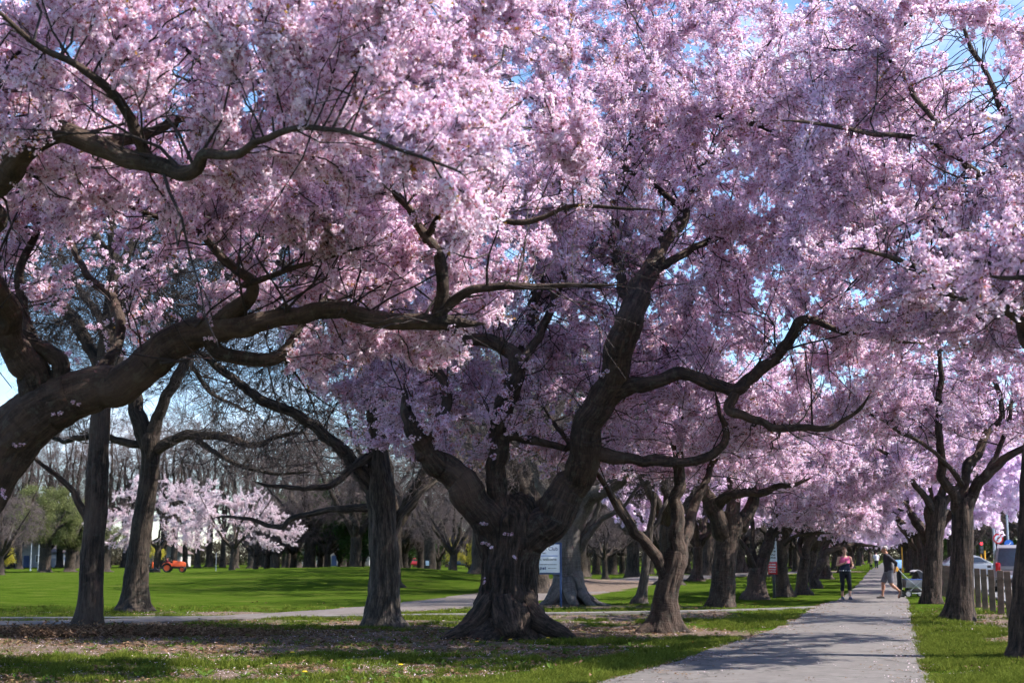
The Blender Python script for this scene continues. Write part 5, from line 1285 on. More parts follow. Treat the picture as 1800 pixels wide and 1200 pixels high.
# ------------------------------------------------------------------ pushchair behind the third right-hand trunk
RUBBER = simple('black_rubber', (0.015, 0.015, 0.016), 0.8)
STEEL = simple('grey_steel', (0.42, 0.43, 0.45), 0.35, 0.8, vary=0.08)
GREY_FABRIC = simple('pale_grey_fabric', (0.36, 0.33, 0.35), 0.9, vary=0.12, scale=14)
BLUE_FABRIC = simple('blue_trim', (0.05, 0.09, 0.28), 0.8)
ORANGE_PAINT = simple('orange_paint', (0.72, 0.10, 0.02), 0.42, vary=0.06)
YELLOW_PAINT = simple('yellow_paint', (0.75, 0.36, 0.02), 0.5, vary=0.06)
def wheel(name, c, axis, r, wdt, parent, tyre_m, rim_m, rim=0.62):
    a = Vector(axis).normalized(); t = MB(); c = Vector(c); x, y, z = frame(np.array(a))
    V, Fc, n, k = [], [], 24, 8
    for i in range(n):
        th = 2 * math.pi * i / n; e = Vector(x) * math.cos(th) + Vector(y) * math.sin(th)
        for j in range(k):
            ph = 2 * math.pi * j / k; rt = r * (1 - rim) / 2
            V.append(c + e * (r - rt + rt * math.cos(ph)) + a * (wdt / 2) * math.sin(ph))
    for i in range(n):
        for j in range(k):
            p, q = i * k + j, i * k + (j + 1) % k; p2, q2 = ((i + 1) % n) * k + j, ((i + 1) % n) * k + (j + 1) % k
            Fc.append((p, q, q2, p2))
    t.add(V, Fc); o = t.build('wheel' if name is None else name, tyre_m, parent)
    h = MB(); h.disc(c, a, r * rim * 1.02, wdt * 0.55, 20); h.disc(c, a, r * 0.16, wdt * 0.9, 10); h.build('rim', rim_m, o)
    return o
g0 = GP(1606, 1049)
pc = empty('pushchair', (g0[0], g0[1], 0.0), 0.12); tag(pc, 'grey and black pushchair parked on the verge half behind a trunk', 'pushchair')
f = MB()
for y in (-0.24, 0.24):
    f.tube([(-0.62, y, 0.98), (-0.38, y, 0.72), (0.0, y, 0.42), (0.36, y, 0.14)], [0.014] * 4, 8); f.tube([(-0.30, y, 0.14), (0.0, y, 0.42), (0.30, y, 0.66)], [0.013] * 3, 8)
    f.tube([(-0.30, y, 0.14), (0.36, y, 0.14)], [0.011] * 2, 8)
f.tube([(-0.62, -0.24, 0.98), (-0.62, 0.24, 0.98)], [0.017] * 2, 8); f.tube([(-0.30, -0.26, 0.13), (-0.30, 0.26, 0.13)], [0.011] * 2, 8); f.tube([(0.36, -0.26, 0.13), (0.36, 0.26, 0.13)], [0.011] * 2, 8)
f.build('frame', STEEL, pc)
for x in (-0.30, 0.36):
    for y in (-0.27, 0.27): wheel(None, (x, y, 0.13), (0, 1, 0), 0.13, 0.045, pc, RUBBER, GREY_FABRIC, 0.66)
f = MB(); f.loft([[(x, y * k, z) for x, y in ((-0.34, -0.2), (0.4, -0.2), (0.4, 0.2), (-0.34, 0.2))] for z, k in ((0.34, 0.7), (0.45, 1.0), (0.6, 1.08), (0.62, 1.08))]); f.build('seat_tub', GREY_FABRIC, pc)
f = MB(); f.box((0.03, 0, 0.63), (0.76, 0.45, 0.035), 0, None, 0.012); f.build('trim', BLUE_FABRIC, pc)
f = MB()
f.loft([[(0.12 + r * math.cos(a) * 0.9, y, 0.63 + 0.34 * math.sin(a)) for a in np.linspace(0.15, 2.2, 9)] + [(0.12 + (r - 0.02) * math.cos(a) * 0.9, y, 0.62 + 0.32 * math.sin(a)) for a in np.linspace(2.2, 0.15, 9)] for y, r in ((-0.22, 0.28), (-0.12, 0.33), (0.12, 0.33), (0.22, 0.28))]); f.build('hood', GREY_FABRIC, pc)
f = MB(); f.box((0.0, 0, 0.25), (0.5, 0.36, 0.14), 0, None, 0.03); f.build('basket', BLACK_CLOTH, pc)
f = MB(); f.loft([ering(-0.50, 0, z, rx, ry, 12) for z, rx, ry in ((0.16, 0.05, 0.10), (0.4, 0.075, 0.16), (0.7, 0.07, 0.18), (0.95, 0.06, 0.2), (1.02, 0.05, 0.16))]); f.build('draped_coat', BLACK_CLOTH, pc)
f = MB()
for k in range(6):
    a = k * math.pi / 3; f.ball((-0.70 + 0.06 * math.cos(a), -0.24, 0.99 + 0.06 * math.sin(a)), (0.04, 0.015, 0.04), 0, 1)
f.ball((-0.70, -0.25, 0.99), (0.03, 0.02, 0.03), 0, 1); f.build('toy_windmill', YELLOW_PAINT, pc)

# ------------------------------------------------------------------ signs
NAVY_PAINT = simple('navy_paint', (0.03, 0.06, 0.16), 0.5)
BLUE_PAINT = simple('blue_paint', (0.03, 0.14, 0.50), 0.4)
RED_PAINT = simple('red_paint', (0.62, 0.010, 0.02), 0.4)
BLACK_PAINT = simple('black_paint', (0.02, 0.02, 0.022), 0.5)
SIGN_WHITE = simple('sign_white', (0.80, 0.82, 0.86), 0.4, vary=0.03)
def text(s, size, loc, parent, m, align='LEFT', name='lettering'):
    c = bpy.data.curves.new(name, 'FONT'); c.body = s; c.size = size; c.extrude = 0.001; c.align_x = align; c.materials.append(m)
    tmp = bpy.data.objects.new(name, c); COL.objects.link(tmp)
    bpy.context.view_layer.update()
    me = bpy.data.meshes.new_from_object(tmp.evaluated_get(bpy.context.evaluated_depsgraph_get()))
    bpy.data.objects.remove(tmp)
    if not me.materials: me.materials.append(m)
    o = bpy.data.objects.new(name, me); o.location = loc; o.rotation_euler = (math.pi / 2, 0, 0)
    return link(o, parent)
g0 = GP(986, 1066)
sg = empty('golf_sign', (g0[0], g0[1], 0.0), math.radians(9)); tag(sg, 'white club notice board on blue posts behind the old cherry trunk', 'sign')
for x in (0.0, -1.22): MB().box((x, 0, 0.93), (0.06, 0.06, 1.86), 0, None, 0.006).build('post', NAVY_PAINT, sg)
MB().box((-0.61, 0, 1.40), (1.155, 0.03, 0.82), 0, None, 0.004).build('board', SIGN_WHITE, sg)
for z in (1.835, 0.965): MB().box((-0.61, 0, z), (1.155, 0.045, 0.045), 0, None, 0.005).build('rail', NAVY_PAINT, sg)
text('Hagley Golf Club', 0.150, (-1.13, -0.019, 1.63), sg, NAVY_PAINT)
text('Visitors welcome', 0.115, (-0.93, -0.019, 1.34), sg, BLACK_PAINT)
MB().box((-0.62, -0.0175, 1.475), (1.06, 0.005, 0.018)).build('rule_line', BLUE_PAINT, sg)
def word_bars(name, x0, x1, z, h, y, m, parent, seed):
    """lettering too small to read, as rows of short strokes"""
    g = np.random.default_rng(seed); mb = MB(); x = x0
    while x < x1:
        l = g.uniform(0.25, 0.6) * h; mb.box((x + l / 2, y, z + g.uniform(-0.1, 0.1) * h), (l, 0.004, h * g.uniform(0.6, 1.0))); x += l + h * (0.18 if g.random() < 0.8 else 0.6)
    return mb.build(name, m, parent, False)
word_bars('small_print', -0.72, -0.45, 1.55, 0.04, -0.0172, BLACK_PAINT, sg, 1)
word_bars('small_print', -1.05, -0.12, 1.225, 0.022, -0.0172, BLACK_PAINT, sg, 2)
word_bars('small_print', -0.62, -0.40, 1.115, 0.085, -0.0172, NAVY_PAINT, sg, 3)
word_bars('small_print', -0.38, -0.14, 1.115, 0.018, -0.0172, BLACK_PAINT, sg, 4)

g0 = GP(1360, 1051)
rs = empty('notice_sign', (g0[0], g0[1], 0.0), math.radians(-60)); tag(rs, 'narrow white and red notice on a dark post beside the path', 'sign')
MB().box((0, 0.035, 0.95), (0.09, 0.06, 1.9), 0, None, 0.006).build('post', BLACK_PAINT, rs)
MB().box((0, -0.012, 1.62), (0.46, 0.02, 0.72), 0, None, 0.003).build('white_panel', SIGN_WHITE, rs)
MB().box((0, -0.012, 1.045), (0.46, 0.02, 0.425), 0, None, 0.003).build('red_panel', RED_PAINT, rs)
for i, (z, h) in enumerate(((1.86, 0.07), (1.74, 0.06), (1.62, 0.06), (1.5, 0.05), (1.40, 0.05))): word_bars('small_print', -0.17, 0.17, z, h, -0.0245, BLACK_PAINT, rs, 10 + i)
for i, z in enumerate((1.17, 1.08, 0.99, 0.91)): word_bars('small_print', -0.17, 0.17, z, 0.045, -0.0245, SIGN_WHITE, rs, 20 + i)

# ------------------------------------------------------------------ timber post fence along the verge
TIMBER = simple('weathered_timber', (0.125, 0.083, 0.060), 0.9, vary=0.35, scale=5, bump=0.4)
RAILM = simple('pale_rail', (0.20, 0.175, 0.155), 0.7, vary=0.15)
fy0 = 28.75
fn = empty('post_fence', (0.212 * fy0 + 4.73, fy0, 0.0)); tag(fn, 'row of square timber posts joined by a pale rail beside the road', 'fence')
prev = None
pm = MB(); pm.box((0, 0, 0.48), (0.15, 0.15, 1.26), 0, None, 0.012); pmesh = new_mesh('post', pm.V, pm.F, [TIMBER], False)
yk = fy0; k = 0
while yk < 62:
    lx, ly = 0.212 * (yk - fy0), yk - fy0
    o = obj('post', pmesh, fn, (lx, ly, 0)); o.rotation_euler = (FARG.uniform(-0.02, 0.02), FARG.uniform(-0.025, 0.025), -0.26 + FARG.uniform(-0.05, 0.05))
    if prev is not None: MB().tube([(prev[0] + 0.09, prev[1], 0.90), (lx + 0.09, ly, 0.90)], [0.018, 0.018], 8).build('rail', RAILM, fn)
    prev = (lx, ly); yk += 1.75; k += 1

# ------------------------------------------------------------------ vehicles
GLASS = simple('dark_glass', (0.03, 0.04, 0.06), 0.08, vary=0.2, spec=0.8)
HUBCAP = simple('hubcap', (0.5, 0.5, 0.52), 0.35, 0.6)
LAMP_RED = simple('tail_lamp_red', (0.55, 0.01, 0.015), 0.2)
LAMP_CLEAR = simple('head_lamp', (0.75, 0.75, 0.75), 0.15)
CARWHITE = simple('white_car_paint', (0.36, 0.37, 0.40), 0.3, vary=0.03, spec=0.6)
CARSILVER = simple('silver_car_paint', (0.28, 0.25, 0.25), 0.3, 0.3, vary=0.03, spec=0.6)
CARBLUE = simple('blue_car_paint', (0.05, 0.10, 0.22), 0.3, vary=0.03, spec=0.6)
CARRED = simple('red_car_paint', (0.45, 0.02, 0.03), 0.3, vary=0.03, spec=0.6)
def car(label, loc, rz, paint, L=4.3, W=1.75, H=1.46, suv=False, group=None):
    """nose towards +X"""
    r = empty('car', loc, rz); tag(r, label, 'car', group)
    h = L / 2; hood = 0.62 if suv else 0.60
    top = [(-h, 0.62), (-h + 0.06, 0.80), (-h + 0.3, 0.92 if not suv else 1.05), (-h + 0.8, 0.94), (0.0, 0.92), (0.75, 0.93), (h - 0.9, 0.90), (h - 0.35, 0.80), (h - 0.06, 0.66), (h, 0.5)]
    rings = []
    for x, z in top:
        e = 1.0 - 0.10 * max(0.0, (abs(x) - h + 0.5) / 0.5) ** 2; w = W / 2 * e; zb = 0.22 if abs(x) < h - 0.05 else 0.32
        rings.append([(x, -w * 0.92, zb), (x, -w, zb + 0.16), (x, -w, (zb + z) / 2 + 0.05), (x, -w * 0.95, z - 0.06), (x, -w * 0.82, z), (x, w * 0.82, z), (x, w * 0.95, z - 0.06), (x, w, (zb + z) / 2 + 0.05), (x, w, zb + 0.16), (x, w * 0.92, zb)])
    MB().loft(rings).build('body', paint, r)
    if suv: pts = [(-h + 0.10, 0.95), (-h + 0.22, H - 0.12), (-h + 0.5, H), (0.35, H - 0.02), (0.7, H - 0.14), (1.25, 0.93)]
    else: pts = [(-h + 0.45, 0.92), (-h + 0.95, H - 0.10), (-h + 1.3, H), (0.1, H), (0.45, H - 0.10), (1.15, 0.92)]
    rings = []
    for x, z in pts:
        w = W / 2 * (0.92 - 0.20 * (z - 0.92) / (H - 0.92)); rings.append([(x, -W / 2 * 0.9, 0.88), (x, -w, z - 0.02), (x, -w * 0.9, z), (x, w * 0.9, z), (x, w, z - 0.02), (x, W / 2 * 0.9, 0.88)])
    cab = MB().loft(rings).build('cabin', paint, r)
    def pane(nm, quad): MB().add(quad, [(0, 1, 2, 3)]).build(nm, GLASS, r, False)
    a, b_, c_, d_ = pts[0], pts[1], pts[-2], pts[-1]
    def wz(z): return W / 2 * (0.92 - 0.20 * (z - 0.92) / (H - 0.92))
    for q in (-1, 1):
        def S(x, z): return (x, q * (wz(z) + 0.006 + 0.02), z)
        xm = (b_[0] + c_[0]) / 2; zl, zt = 0.97, H - 0.13
        def xa(z): return a[0] + (b_[0] - a[0]) * (z - a[1]) / (b_[1] - a[1])
        def xd(z): return d_[0] + (c_[0] - d_[0]) * (z - d_[1]) / (c_[1] - d_[1])
        pane('side_window', [S(xa(zl) + 0.14, zl), S(xm - 0.05, zl), S(xm - 0.05, zt), S(xa(zt) + 0.10, zt)]); pane('side_window', [S(xm + 0.05, zl), S(xd(zl) - 0.16, zl), S(xd(zt) - 0.10, zt), S(xm + 0.05, zt)])
        MB().box((-h + 0.10, q * W / 2 * 0.74, 0.80 if not suv else 0.98), (0.10, 0.18, 0.15 if not suv else 0.34), 0, None, 0.03).build('tail_lamp', LAMP_RED, r)
        MB().box((h - 0.16, q * W / 2 * 0.72, 0.68), (0.22, 0.34, 0.13), 0, None, 0.04).build('headlight', LAMP_CLEAR, r)
        MB().box((0.85, q * (W / 2 + 0.08), 0.98), (0.1, 0.16, 0.11), 0, None, 0.03).build('mirror', paint, r)
        for x in (-h + 0.82, h - 0.80): wheel('wheel', (x, q * (W / 2 - 0.09), 0.32), (0, 1, 0), 0.32, 0.21, r, RUBBER, HUBCAP, 0.64)
    w0, w1 = W / 2 * 0.78, W / 2 * 0.66
    pane('windscreen', [(d_[0] + 0.0, -w0, d_[1] + 0.055), (d_[0] + 0.0, w0, d_[1] + 0.055), (c_[0] + 0.03, w1, c_[1] - 0.01), (c_[0] + 0.03, -w1, c_[1] - 0.01)])
    pane('rear_window', [(a[0] - 0.01, w0, a[1] + 0.07), (a[0] - 0.01, -w0, a[1] + 0.07), (b_[0] - 0.03, -w1, b_[1] - 0.01), (b_[0] - 0.03, w1, b_[1] - 0.01)])
    MB().box((-h - 0.005, 0, 0.6), (0.03, 0.5, 0.12), 0, None, 0.01).build('number_plate', SIGN_WHITE, r)
    for x in (-h - 0.01, h - 0.02): MB().box((x, 0, 0.42), (0.10, W * 0.86, 0.14), 0, None, 0.04).build('bumper', BLACK_PAINT, r)
    return r
d = 60.0
car('white car crossing behind the timber posts, bonnet to the right', (at_u(1697, 92), 92, 0.03), math.radians(-8), CARWHITE, 4.3, 1.75, 1.42)
car('silver and red-lamped people carrier parked by the right edge', (at_u(1795, 58), 59.5, 0.03), math.radians(72), CARSILVER, 4.4, 1.82, 1.86, True)
for u, dd, pnt, lab in ((8, 300, CARBLUE, 'dark blue car parked farthest left across the lawn'), (22, 296, CARSILVER, 'grey car parked by small bare tree at far left'), (46, 298, CARSILVER, 'pale car parked left of the willow'), (116, 300, CARBLUE, 'blue car parked between the willow trunks'), (592, 298, CARWHITE, 'white car parked far off left of the grey oak'), (608, 300, CARBLUE, 'blue car parked far off beside the grey oak'), (725, 268, CARRED, 'red car parked far off right of the grey oak'), (808, 290, CARBLUE, 'blue car parked far off behind the squat bare tree')):
    x = at_u(u, dd); car(lab, (x, dd, float(height(x, dd)) + 0.35), math.radians(BG.choice([4, 184])), pnt, group='cars parked across the park')

# ------------------------------------------------------------------ orange tractor with mower
x, dd = at_u(313, 176), 176
tz = float(height(x, dd))
tc_ = empty('tractor', (x, dd, tz), math.radians(5)); tag(tc_, 'small orange tractor with driver towing a mower across the lawn', 'tractor')
DARKMETAL = simple('dark_metal', (0.03, 0.03, 0.033), 0.5, 0.3)
for q in (-1, 1):
    wheel('wheel', (-0.75, q * 0.62, 0.56), (0, 1, 0), 0.56, 0.34, tc_, RUBBER, ORANGE_PAINT, 0.62); wheel('wheel', (1.05, q * 0.55, 0.38), (0, 1, 0), 0.38, 0.26, tc_, RUBBER, ORANGE_PAINT, 0.6)
    f = MB(); f.loft([[(-0.75 + 0.66 * math.cos(a), q * 0.62 + s, 0.56 + 0.66 * math.sin(a)) for s in (-0.19, 0.19)] + [(-0.75 + 0.62 * math.cos(a), q * 0.62 + s, 0.56 + 0.62 * math.sin(a)) for s in (0.19, -0.19)] for a in np.linspace(0.3, 2.6, 10)]); f.build('fender', ORANGE_PAINT, tc_)
f = MB(); f.loft([[(xx, -w_, z0), (xx, -w_, z1 - 0.08), (xx, -w_ * 0.8, z1), (xx, w_ * 0.8, z1), (xx, w_, z1 - 0.08), (xx, w_, z0)] for xx, w_, z0, z1 in ((-0.1, 0.30, 0.75, 1.42), (0.6, 0.30, 0.7, 1.38), (1.2, 0.28, 0.66, 1.26), (1.42, 0.24, 0.66, 1.12))]); f.build('bonnet', ORANGE_PAINT, tc_)
f = MB(); f.box((0.2, 0, 0.6), (2.2, 0.36, 0.3), 0, None, 0.03); f.box((1.05, 0, 0.4), (0.14, 0.9, 0.14), 0, None, 0.02); f.box((-0.75, 0, 0.56), (0.24, 1.0, 0.24), 0, None, 0.02); f.build('chassis', DARKMETAL, tc_)
f = MB(); f.box((-0.85, 0, 0.98), (0.46, 0.46, 0.1), 0, None, 0.03); f.box((-1.06, 0, 1.2), (0.1, 0.46, 0.42), 0, None, 0.04); f.build('seat', BLACK_CLOTH, tc_)
f = MB(); f.tube([(-0.2, 0, 1.3), (-0.36, 0, 1.42)], [0.02, 0.02], 8); f.disc((-0.38, 0, 1.44), (-0.5, 0, 0.6), 0.19, 0.03, 16); f.build('steering_wheel', BLACK_PAINT, tc_)
f = MB()
for q in (-0.42, 0.42): f.tube([(-1.2, q, 0.8), (-1.22, q, 1.75)], [0.03, 0.03], 8)
f.tube([(-1.22, -0.42, 1.75), (-1.22, 0.42, 1.75)], [0.03, 0.03], 8); f.build('roll_bar', DARKMETAL, tc_)
mw = empty('mower', (x - 2.35, dd - 0.2, tz), math.radians(5)); tag(mw, 'dark towed mower hitched behind the orange tractor', 'mower')
f = MB(); f.box((0, 0, 0.34), (1.0, 1.7, 0.16), 0, None, 0.04); f.box((0.1, 0, 0.5), (0.3, 0.4, 0.2), 0, None, 0.03); f.tube([(0.45, 0, 0.45), (1.3, 0, 0.55)], [0.05, 0.05], 8); f.build('deck', DARKMETAL, mw)
for q in (-0.7, 0.7): wheel('wheel', (-0.55, q, 0.2), (0, 1, 0), 0.2, 0.12, mw, RUBBER, DARKMETAL, 0.5)
f = MB(); f.box((-0.2, 0.0, 0.9), (0.16, 0.2, 0.8), 0, None, 0.02); f.build('marker', ORANGE_PAINT, mw)
dr = empty('person', (x - 0.83, dd, tz + 1.03), math.radians(5 - 90 + 180)); tag(dr, 'driver in dark red seated on the orange tractor', 'person')
b = MB()   # faces +X after the turn: local -Y is forward before rotation
b.loft([ering(0, 0, 0.0, 0.17, 0.13), ering(0, 0.02, 0.2, 0.16, 0.12), ering(0, 0.0, 0.42, 0.19, 0.12), ering(0, 0, 0.5, 0.1, 0.08), ering(0, -0.01, 0.6, 0.055, 0.055)])
for q in (-1, 1):
    b.tube([(q * 0.1, 0, 0.06), (q * 0.14, -0.42, 0.08), (q * 0.14, -0.48, -0.34)], [0.09, 0.065, 0.045], 10); b.tube([(q * 0.14, -0.46, -0.36), (q * 0.14, -0.62, -0.38)], [0.04, 0.03], 8)
    b.tube([(q * 0.19, 0, 0.46), (q * 0.25, -0.12, 0.22), (q * 0.14, -0.38, 0.34)], [0.055, 0.045, 0.03], 10); add_hand(b, (q * 0.14, -0.38, 0.34), (0, -1, 0.1), (0, 0, -1), q)
hp = add_head(b, (0, -0.03, 0.68), (0, -1, 0))
fused(b, 'body', SKIN_TAN, dr, 0.015)
t = MB(); t.loft([ering(0, 0, 0.0, 0.19, 0.15), ering(0, 0.02, 0.2, 0.18, 0.14), ering(0, 0, 0.42, 0.21, 0.14), ering(0, 0, 0.52, 0.1, 0.09)])
for q in (-1, 1): t.tube([(q * 0.17, 0, 0.47), (q * 0.25, -0.12, 0.22), (q * 0.17, -0.3, 0.31)], [0.075, 0.06, 0.05], 10)
fused(t, 'jacket', simple('dark_red_cloth', (0.14, 0.015, 0.03), 0.9), dr, 0.015, 2)
t = MB()
for q in (-1, 1): t.tube([(q * 0.1, 0, 0.05), (q * 0.14, -0.42, 0.08), (q * 0.14, -0.48, -0.3)], [0.105, 0.078, 0.06], 10)
fused(t, 'trousers', NAVY_CLOTH, dr, 0.015, 2)
t = MB(); t.ball(hp(0, -0.01, 0.05), (0.09, 0.1, 0.08)); t.box(hp(0, 0.11, 0.04), (0.12, 0.09, 0.012)); fused(t, 'cap', NAVY_CLOTH, dr, 0.014, 1)

# ------------------------------------------------------------------ poles, lights and road signs beyond the verge
GALV = simple('galvanised_steel', (0.42, 0.45, 0.50), 0.45, 0.5, vary=0.1)
def pole(name, label, u, dd, h, r=0.07, m=GALV, group='tall steel poles beyond the road'):
    o = empty(name, (at_u(u, dd), dd, 0.0)); tag(o, label, 'pole', group)
    MB().tube([(0, 0, -0.1), (0, 0, 0.5), (0, 0, h)], [r * 1.3, r, r * 0.7], 12).build('shaft', m, o)
    MB().disc((0, 0, 0.08), (0, 0, 1), r * 2.2, 0.05, 14).build('base_flange', m, o)
    return o
p1 = pole('lamp_post', 'left one of the two close steel poles beyond the white car', 1739, 104, 9.5, 0.10)
MB().tube([(0, 0, 9.4), (0.6, -0.1, 9.7), (1.8, -0.2, 9.75)], [0.06, 0.05, 0.04], 8).build('arm', GALV, p1); MB().box((2.1, -0.22, 9.74), (0.7, 0.25, 0.12), 0, None, 0.04).build('lamp_head', GALV, p1)
p2 = pole('sign_pole', 'right one of the two close steel poles, carrying a red ringed sign', 1745.5, 103, 8.5, 0.08)
def ring_sign(parent, z, rim_m, face_m, glyph, r=0.36, y=-0.12):
    MB().disc((0, y, z), (0, 1, 0), r, 0.02, 28).build('sign_rim', rim_m, parent); MB().disc((0, y - 0.014, z), (0, 1, 0), r * (0.72 if rim_m is not face_m else 0.9), 0.012, 28).build('sign_face', face_m, parent)
    mb = MB()
    for (a, b2) in glyph: mb.tube([(a[0] * r, y - 0.024, z + a[1] * r), (b2[0] * r, y - 0.024, z + b2[1] * r)], [r * 0.09, r * 0.09], 6)
    return mb
zz = CAM_H + (973 - 947) * 103 / F
ring_sign(p2, zz, RED_PAINT, SIGN_WHITE, [((-0.1, -0.45), (-0.1, 0.2)), ((-0.1, 0.2), (0.3, 0.2)), ((0.3, 0.2), (0.1, 0.4))]).build('arrow', BLACK_PAINT, p2)
MB().tube([(-0.18, -0.15, zz - 0.18), (0.18, -0.15, zz + 0.18)], [0.03, 0.03], 6).build('bar', RED_PAINT, p2)
p3 = pole('sign_pole', 'steel pole with a blue arrow disc above the parked people carrier', 1763.5, 99, 9.0, 0.08)
zz = CAM_H + (973 - 957) * 99 / F
ring_sign(p3, zz, BLUE_PAINT, BLUE_PAINT, [((0.45, 0.45), (-0.4, -0.4)), ((-0.4, -0.4), (0.1, -0.4)), ((-0.4, -0.4), (-0.4, 0.1))], 0.33).build('arrow', SIGN_WHITE, p3)
tl = pole('traffic_light', 'traffic light showing red on a yellow pole', 1715.5, 98, 2.3, 0.06, YELLOW_PAINT, 'yellow poles at the crossing'); tl['category'] = 'traffic light'
MB().box((0, -0.05, 1.95), (0.30, 0.2, 0.86), 0, None, 0.04).build('housing', BLACK_PAINT, tl)
m_, nt_, out_ = mat('red_light'); e_ = nd(nt_, 'ShaderNodeEmission', Strength=2.2); e_.inputs['Color'].default_value = (1.0, 0.03, 0.04, 1); nt_.links.new(e_.outputs[0], out_.inputs['Surface'])
MB().disc((0, -0.16, 2.22), (0, 1, 0), 0.09, 0.03, 16).build('red_lens', m_, tl)
for z in (1.95, 1.68): MB().disc((0, -0.16, z), (0, 1, 0), 0.09, 0.03, 16).build('dark_lens', GLASS, tl)
pole('crossing_post', 'short yellow post right of the traffic light', 1722, 97, 1.75, 0.07, YELLOW_PAINT, 'yellow poles at the crossing')
pole('crossing_post', 'yellow post far down the right side of the path', 1578, 120, 2.1, 0.06, YELLOW_PAINT, 'yellow poles at the crossing')
g0 = GP(1572, 1003)
bb = empty('blue_board', (g0[0] + 0.4, g0[1], 0.0)); tag(bb, 'pale blue board on short legs at the far right edge of the path', 'board')
MB().box((0, 0, 0.62), (0.7, 0.04, 0.75), 0, Matrix.Rotation(-0.15, 3, 'X'), 0.005).build('panel', simple('pale_blue', (0.25, 0.45, 0.75), 0.5), bb)
for q in (-0.3, 0.3): MB().tube([(q, 0.08, 0), (q, 0, 0.4)], [0.02, 0.02], 6).build('leg', DARKMETAL, bb)
# flag stick and marker posts on the golf lawn
for u, dd, h, lab in ((386, 165, 2.4, 'thin pale post standing on the lawn right of the tractor'), (64, 205, 8.0, 'pale utility pole left of the willow trunk'), (77, 215, 5.0, 'pale thin pole close to the willow trunk')):
    o = pole('marker_pole', lab, u, dd, h, 0.04 if h < 3 else 0.06, GALV, 'pale poles across the lawn'); o.location.z = float(height(at_u(u, dd), dd))
tb = empty('tee_marker', (at_u(753, 150), 150, float(height(at_u(753, 150), 150)))); tag(tb, 'small white tee board on a stick far across the lawn', 'board')
MB().tube([(0, 0, 0), (0, 0, 1.2)], [0.03, 0.03], 6).build('stick', TIMBER, tb); MB().box((0, -0.03, 1.25), (0.36, 0.03, 0.5), 0, None, 0.005).build('panel', SIGN_WHITE, tb)
# houses along the street behind the lawn
def house(label, u, dd, W, D, H, wall_m, roof_m):
    x = at_u(u, dd); o = empty('house', (x, dd, float(height(x, dd)))); tag(o, label, 'house', 'houses across the park')
    MB().box((0, 0, H / 2), (W, D, H)).build('wall', wall_m, o, False)
    MB().add([(-W / 2, -D / 2 - 0.02, H + 0.005), (W / 2, -D / 2 - 0.02, H + 0.005), (0, -D / 2 - 0.02, H + W * 0.3), (-W / 2, -D / 2 + 0.2, H + 0.005), (W / 2, -D / 2 + 0.2, H + 0.005), (0, -D / 2 + 0.2, H + W * 0.3)], [(0, 1, 2), (5, 4, 3), (0, 3, 4, 1), (1, 4, 5, 2), (2, 5, 3, 0)]).build('gable', wall_m, o, False)
    e = 0.4; rz = H + W * 0.3
    rf = MB()
    for q in (-1, 1): rf.add([(0, -D / 2 - e, rz + 0.12), (0, D / 2 + e, rz + 0.12), (q * (W / 2 + e), D / 2 + e, H - 0.12), (q * (W / 2 + e), -D / 2 - e, H - 0.12), (0, -D / 2 - e, rz + 0.02), (0, D / 2 + e, rz + 0.02), (q * (W / 2 + e), D / 2 + e, H - 0.24), (q * (W / 2 + e), -D / 2 - e, H - 0.24)], [(0, 1, 2, 3), (7, 6, 5, 4), (0, 3, 7, 4), (1, 5, 6, 2), (2, 6, 7, 3)])
    ro = rf.build('roof', roof_m, o, False); MB().box((W * 0.2, 1.0, rz + 0.1), (0.5, 0.5, 1.4)).build('chimney', TIMBER, ro, False)
    for q in (-0.28, 0.28):
        wf = MB(); wf.box((q * W, -D / 2 - 0.03, H * 0.55), (1.3, 0.06, 1.3)); wo = wf.build('window', WHITE_PAINT, o, False); MB().box((q * W, -D / 2 - 0.07, H * 0.55), (1.1, 0.03, 1.1)).build('pane', GLASS, wo, False)
    MB().box((0, -D / 2 - 0.04, 1.05), (1.0, 0.06, 2.1)).build('door', NAVY_PAINT, o, False)
WALLP = simple('pale_wall', (0.36, 0.34, 0.33), 0.9, vary=0.06, scale=2); ROOFM = simple('brown_roof', (0.12, 0.08, 0.075), 0.85, vary=0.2, scale=2)
house('pale gabled house left of the willow trunk', 71, 262, 8, 9, 2.8, WALLP, ROOFM)
house('white house behind the orange tractor', 292, 275, 9, 9, 2.6, WALLP, ROOFM)
house('pale house behind the parked cars left of grey oak', 596, 296, 14, 9, 3.0, WALLP, ROOFM)
# ------------------------------------------------------------------ grass, litter, petals, dandelions
def make_tuft(seed, m, n=16, h=0.07, spread=0.07, w=0.0045):
    g = np.random.default_rng(seed); V, Fc, T = [], [], []
    for k in range(n):
        a, r = g.uniform(0, 6.28), spread * math.sqrt(g.random()); b = np.array([r * math.cos(a), r * math.sin(a), 0.0]); hh = h * g.uniform(0.5, 1.3)
        l = g.normal(0, 0.45, 2) * hh; q = g.uniform(0, 6.28); s = np.array([math.cos(q), math.sin(q), 0]) * w * g.uniform(0.7, 1.4)
        mid = b + np.array([l[0] * 0.35, l[1] * 0.35, hh * 0.6]); tip = b + np.array([l[0], l[1], hh])
        o = len(V); V += [tuple(b - s), tuple(b + s), tuple(mid + s * 0.8), tuple(mid - s * 0.8), tuple(tip)]
        Fc += [(o, o + 1, o + 2, o + 3), (o + 3, o + 2, o + 4)]; T += [g.random()] * 5
    return new_mesh('tuft', V, Fc, [m], False, None, {'tint': np.array(T)})
GRASS = leafy('grass_blade', (0.045, 0.070, 0.008), (0.17, 0.195, 0.035), 0.35)
WEED = leafy('weed_leaf', (0.06, 0.11, 0.016), (0.12, 0.18, 0.04), 0.3)
